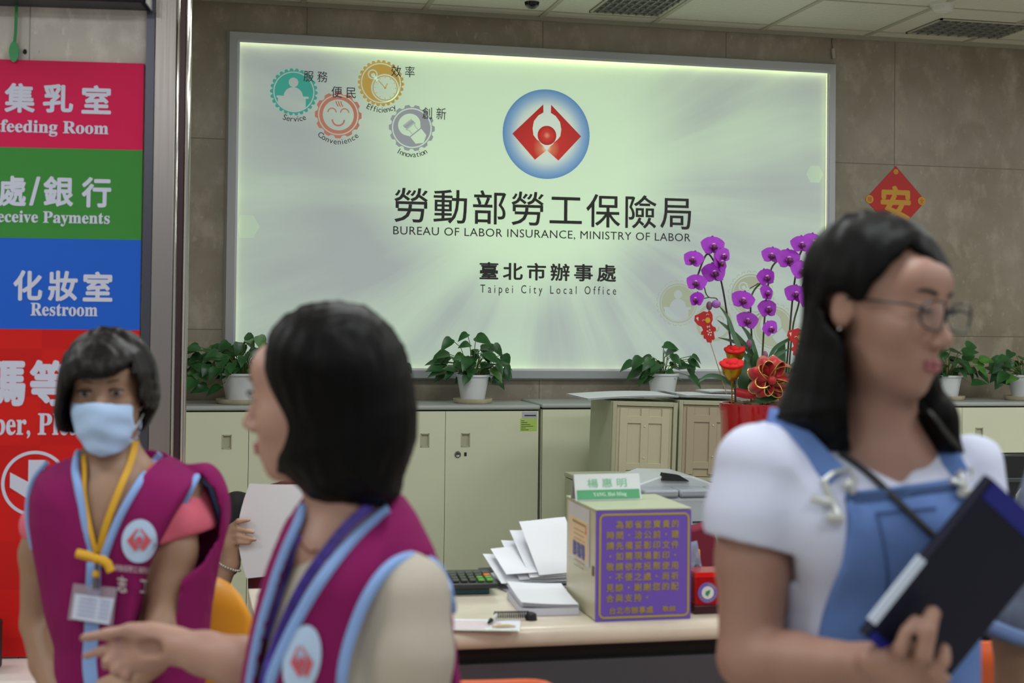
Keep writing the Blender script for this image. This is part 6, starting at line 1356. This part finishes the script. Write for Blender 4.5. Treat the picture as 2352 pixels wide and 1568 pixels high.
# ------------------------------------------------------------------ seated clerk behind the counter holding up a sheet
D_ = Fig(640, 1240, 4.55); pD = D_.root('seated clerk in black sleeves and maroon vest behind the raised white sheet'); pt, xz = D_.pt, D_.xz
SKD = skin('skin_clerk', 'b58f7a'); O = pt(725, 985, .05); Mh = headM(-20, 10)
g = Field((pt(470, 900).x, -.30, .42), (pt(960, 900).x, .32, pt(700, 870).z), .006); Ph = head(g, O, Mh, .95)
g.cap(O+Vector((0, .02, -.06)), pt(715, 1120, .06), .05, .055, .03); g.ell(pt(700, 1300, .08), (.15, .1, .26), None, .05)
w_, e_2 = pt(531, 1292, -.14), pt(470, 1372, -.10); g.chain([pt(548, 1165, .06), e_2], [.05, .04], .02); g.chain([e_2, pt(505, 1330, -.12), w_], [.04, .034, .026], .01)
g.ell(pt(534, 1238, -.15), (.030, .026, .042), None, .015); g.chain([w_, pt(534, 1250, -.15)], [.026, .03], .012)
for (a, b_, c) in (((530, 1210), (548, 1196), (571, 1194)), ((522, 1222), (548, 1214), (582, 1222)), ((520, 1236), (548, 1230), (586, 1239)), ((524, 1250), (550, 1244), (572, 1247))): finger(g, [pt(*a, -.155), pt(*b_, -.19), pt(*c, -.19)], .0095, .0078, .006)
finger(g, [pt(545, 1262, -.14), pt(560, 1240, -.135), pt(574, 1224, -.135)], .011, .009, .006)
bodyD = fobj('body', g, SKD, pD)
g2 = g.like(); g2.puff(xz([(690, 1110), (600, 1122), (555, 1140), (520, 1200), (505, 1290), (540, 1300), (556, 1270), (570, 1400), (575, 1460), (880, 1460), (880, 1200), (840, 1130), (760, 1108)]), .07, .135, .09, .02); g2.chain([pt(545, 1170, .05), pt(515, 1265, .0), pt(520, 1292, -.03)], [.06, .052, .046], .02)
g2.wrinkle(.0022, 44, 2); fobj('black_top', g2, mat('top_black', '141417', .8), pD)
g3 = g.like(); g3.puff(xz([(690, 1098), (600, 1120), (550, 1140), (556, 1200), (562, 1300), (566, 1465), (885, 1465), (860, 1200), (830, 1125), (760, 1098)]), .07, .150, .09, .02); g3.cut(xz([(680, 1060), (700, 1180), (730, 1180), (760, 1060)]), -.3, .1, .005); fobj('maroon_vest', g3, mat('vest_maroon', '6e1a2e', .8, bump=.1, bscale=20), pD)
g4 = Field(tuple(Vector(O)-Vector((.15, .16, .16))), tuple(Vector(O)+Vector((.15, .18, .18))), .006); H3 = np.array(Mh); hp = lambda x, y, z: np.array(Vector(O)+Mh @ Vector((x, y, z)))
g4.ell(hp(0, -.02, .045), (.092, .108, .095), H3, .02); g4.ell(hp(0, -.05, -.04), (.09, .06, .09), H3, .03); g4.ell(hp(0, .12, -.03), (.06, .09, .085), H3, .02, 'sub'); fobj('hair', g4, MHAIR, pD)
eyes(Ph, Mh, pD, .95); brows(Ph, pD, .95); lips(Ph, Mh, pD, .95)
bq = [w_+Vector((.031*math.cos(a)-.004, .029*math.sin(a), -.012*math.cos(a)-.012)) for a in np.linspace(0, 2*math.pi, 25)]
br = thing('bracelet', 'silver bead bracelet on the wrist holding the white sheet', 'bracelet', D_.o, -YAW)
m_ = MB()
for q in bq[:-1]: m_.ball(q, .0042, 8, 6)
obj('beads', m_, mat('bead_silver', 'd0cec6', .25, .5), br)
g5 = Field((pt(560, 1400).x-.05, -.55, .36), (pt(900, 1400).x+.1, .3, .75), .014); zt_ = .55
for sx in (-1, 1): g5.chain([(pt(715, 1400).x+sx*.09, .05, zt_), (pt(715, 1400).x+sx*.1, -.36, .55)], [.085, .065], .03)
fobj('trousers', g5, MTROU, pD)
for sx in (-1, 1):
    kx = pt(715, 1400).x+sx*.1; obj('shin', MB().tube([(kx, -.36, .55), (kx, -.34, .3), (kx, -.32, .06)], [.06, .055, .045], 14), MTROU, pD); obj('shoe', MB().ball((kx, -.37, .04), (.045, .12, .04), 18, 10), MSHOE, pD)
# raised sheet
ps = thing('raised_sheet', 'blank white sheet of paper held up in front of the seated clerk', 'paper', D_.o, -YAW)
tl_, tr_, bl_2, br_ = pt(573, 1110, -.165), pt(712, 1112, -.10), pt(566, 1328, -.165), pt(690, 1310, -.10); b = MB(); vs = []; nx = ny = 12
for s_ in (0, .0012):
    for j in range(ny+1):
        for i in range(nx+1):
            u, v = i/nx, j/ny; p = tl_*(1-u)*(1-v)+tr_*u*(1-v)+bl_2*(1-u)*v+br_*u*v; k = math.sin(math.pi*v)
            vs.append(p+Vector((-.030*k*(1-u)**1.5, -.015*math.sin(math.pi*u)+s_-.004*k, 0)))
k = (nx+1)*(ny+1); fs = []
for j in range(ny):
    for i in range(nx):
        a = j*(nx+1)+i; q = (a, a+1, a+nx+2, a+nx+1); fs += [q, tuple(t_+k for t_ in q)[::-1]]
b.add(vs, fs); obj('sheet', b, mat('paper_lilac', 'e4e2ea', .6), ps, smooth=60)
t = thing('clerk_chair', 'maroon clerk chair hidden behind the seated clerk', 'chair', D_.o, -YAW); cx0 = pt(715, 1400).x
obj('seat', MB().box(cx0-.24, cx0+.24, -.2, .26, .40, .462), MMAR, t, bevel=.025, seg=3); obj('backrest', MB().box(cx0-.22, cx0+.22, .27, .33, .5, .88), MMAR, t, bevel=.03, seg=3); obj('back_post', MB().box(cx0-.03, cx0+.03, .255, .285, .43, .6), mat('matte_black', '121316'), t)
obj('gas_column', MB().lathe([(.028, .05), (.028, .40)], 16, (cx0, .03, 0)), mat('matte_black', '121316'), t)
m_ = MB()
for i in range(5): a = 2*math.pi*i/5; m_.tube([(cx0, .03, .08), (cx0+.27*math.cos(a), .03+.27*math.sin(a), .02)], [.025, .018], 8)
obj('star_base', m_, mat('matte_black', '121316'), t)
# ------------------------------------------------------------------ bystander mostly outside the right edge
E_ = Fig(2580, 1000, 2.3); pE = E_.root('bystander at the right edge showing a denim sleeve hem and forearm'); pt, xz = E_.pt, E_.xz
SKE = skin('skin_brown', '8a6a50'); g = Field((pt(2230, 900).x, -.25, .78), (pt(2880, 900).x, .26, 1.66), .008); O = pt(2600, 760, .0); Mh = headM(-40, 5)
Ph = head(g, O, Mh, 1.0); g.cap(O+Vector((0, .02, -.06)), pt(2600, 985, .03), .052, .055, .03); g.ell(pt(2600, 1260, .03), (.12, .085, .26), None, .05); g.ell(pt(2600, 1050, .04), (.12, .06, .045), None, .05)
g.chain([pt(2765, 1090, .02), pt(2790, 1420, .02), pt(2770, 1700, -.04)], [.05, .042, .034], .02); g.chain([pt(2440, 1080, .0), pt(2350, 1450, -.03), pt(2345, 1600, -.05)], [.055, .046, .040], .02); g.chain([pt(2345, 1600, -.05), pt(2420, 1700, -.18)], [.04, .028], .01); g.ell(pt(2445, 1715, -.2), (.04, .03, .03), None, .01)
for i in range(4): finger(g, [pt(2450, 1700+16*i, -.21), pt(2480, 1712+16*i, -.22), pt(2500, 1726+14*i, -.21)], .010, .008)
finger(g, [pt(2440, 1695, -.2), pt(2465, 1682, -.21)], .011, .009)
fobj('body', g, SKE, pE); g2 = g.like(); g2.puff(xz([(2540, 985), (2470, 1005), (2410, 1060), (2420, 1180), (2440, 1300), (2440, 1700), (2765, 1700), (2765, 1300), (2790, 1180), (2795, 1060), (2735, 1005), (2660, 985)]), .03, .128, .09, .02); g2.chain([pt(2762, 1095, .02), pt(2790, 1400, .02)], [.062, .066], .03)
g2.chain([pt(2445, 1085, .0), pt(2385, 1290, -.02), pt(2342, 1425, -.03)], [.062, .064, .072], .02); g2.cut(xz([(2200, 1434), (2290, 1456), (2352, 1474), (2420, 1490), (2440, 1700), (2200, 1700)]), -.3, .06, .004)
g2.cut(xz([(2555, 950), (2585, 1040), (2620, 1040), (2650, 950)], -.06), -.3, .06, .006); g2.wrinkle(.002, 40, 4)
dj = fobj('denim_jacket', g2, mat('denim_mottled', '5c6478', .85, var=.4, vscale=26), pE); T = bvh(dj)
C2 = E_.drape(T, [(2276, 1436), (2300, 1446), (2330, 1458), (2360, 1466), (2400, 1474)], .001); obj('sleeve_hem', MB().tube(C2, .011, 8), mat('hem_blue', '7088b8', .85), dj)
g4 = Field(tuple(Vector(O)-Vector((.15, .16, .16))), tuple(Vector(O)+Vector((.15, .18, .18))), .007); H3 = np.array(Mh); hp = lambda x, y, z: np.array(Vector(O)+Mh @ Vector((x, y, z)))
g4.ell(hp(0, -.02, .045), (.090, .106, .094), H3, .02); g4.ell(hp(0, -.05, -.03), (.085, .06, .06), H3, .03); g4.ell(hp(0, .12, -.03), (.065, .09, .085), H3, .02, 'sub'); fobj('hair', g4, MHAIR, pE)
eyes(Ph, Mh, pE); brows(Ph, pE); lips(Ph, Mh, pE)
legs(E_, pE, (pt(2600, 1500).x, .03), .84, MTROU, MSHOE, [(pt(2530, 1600).x, .03), (pt(2670, 1600).x, .03)])
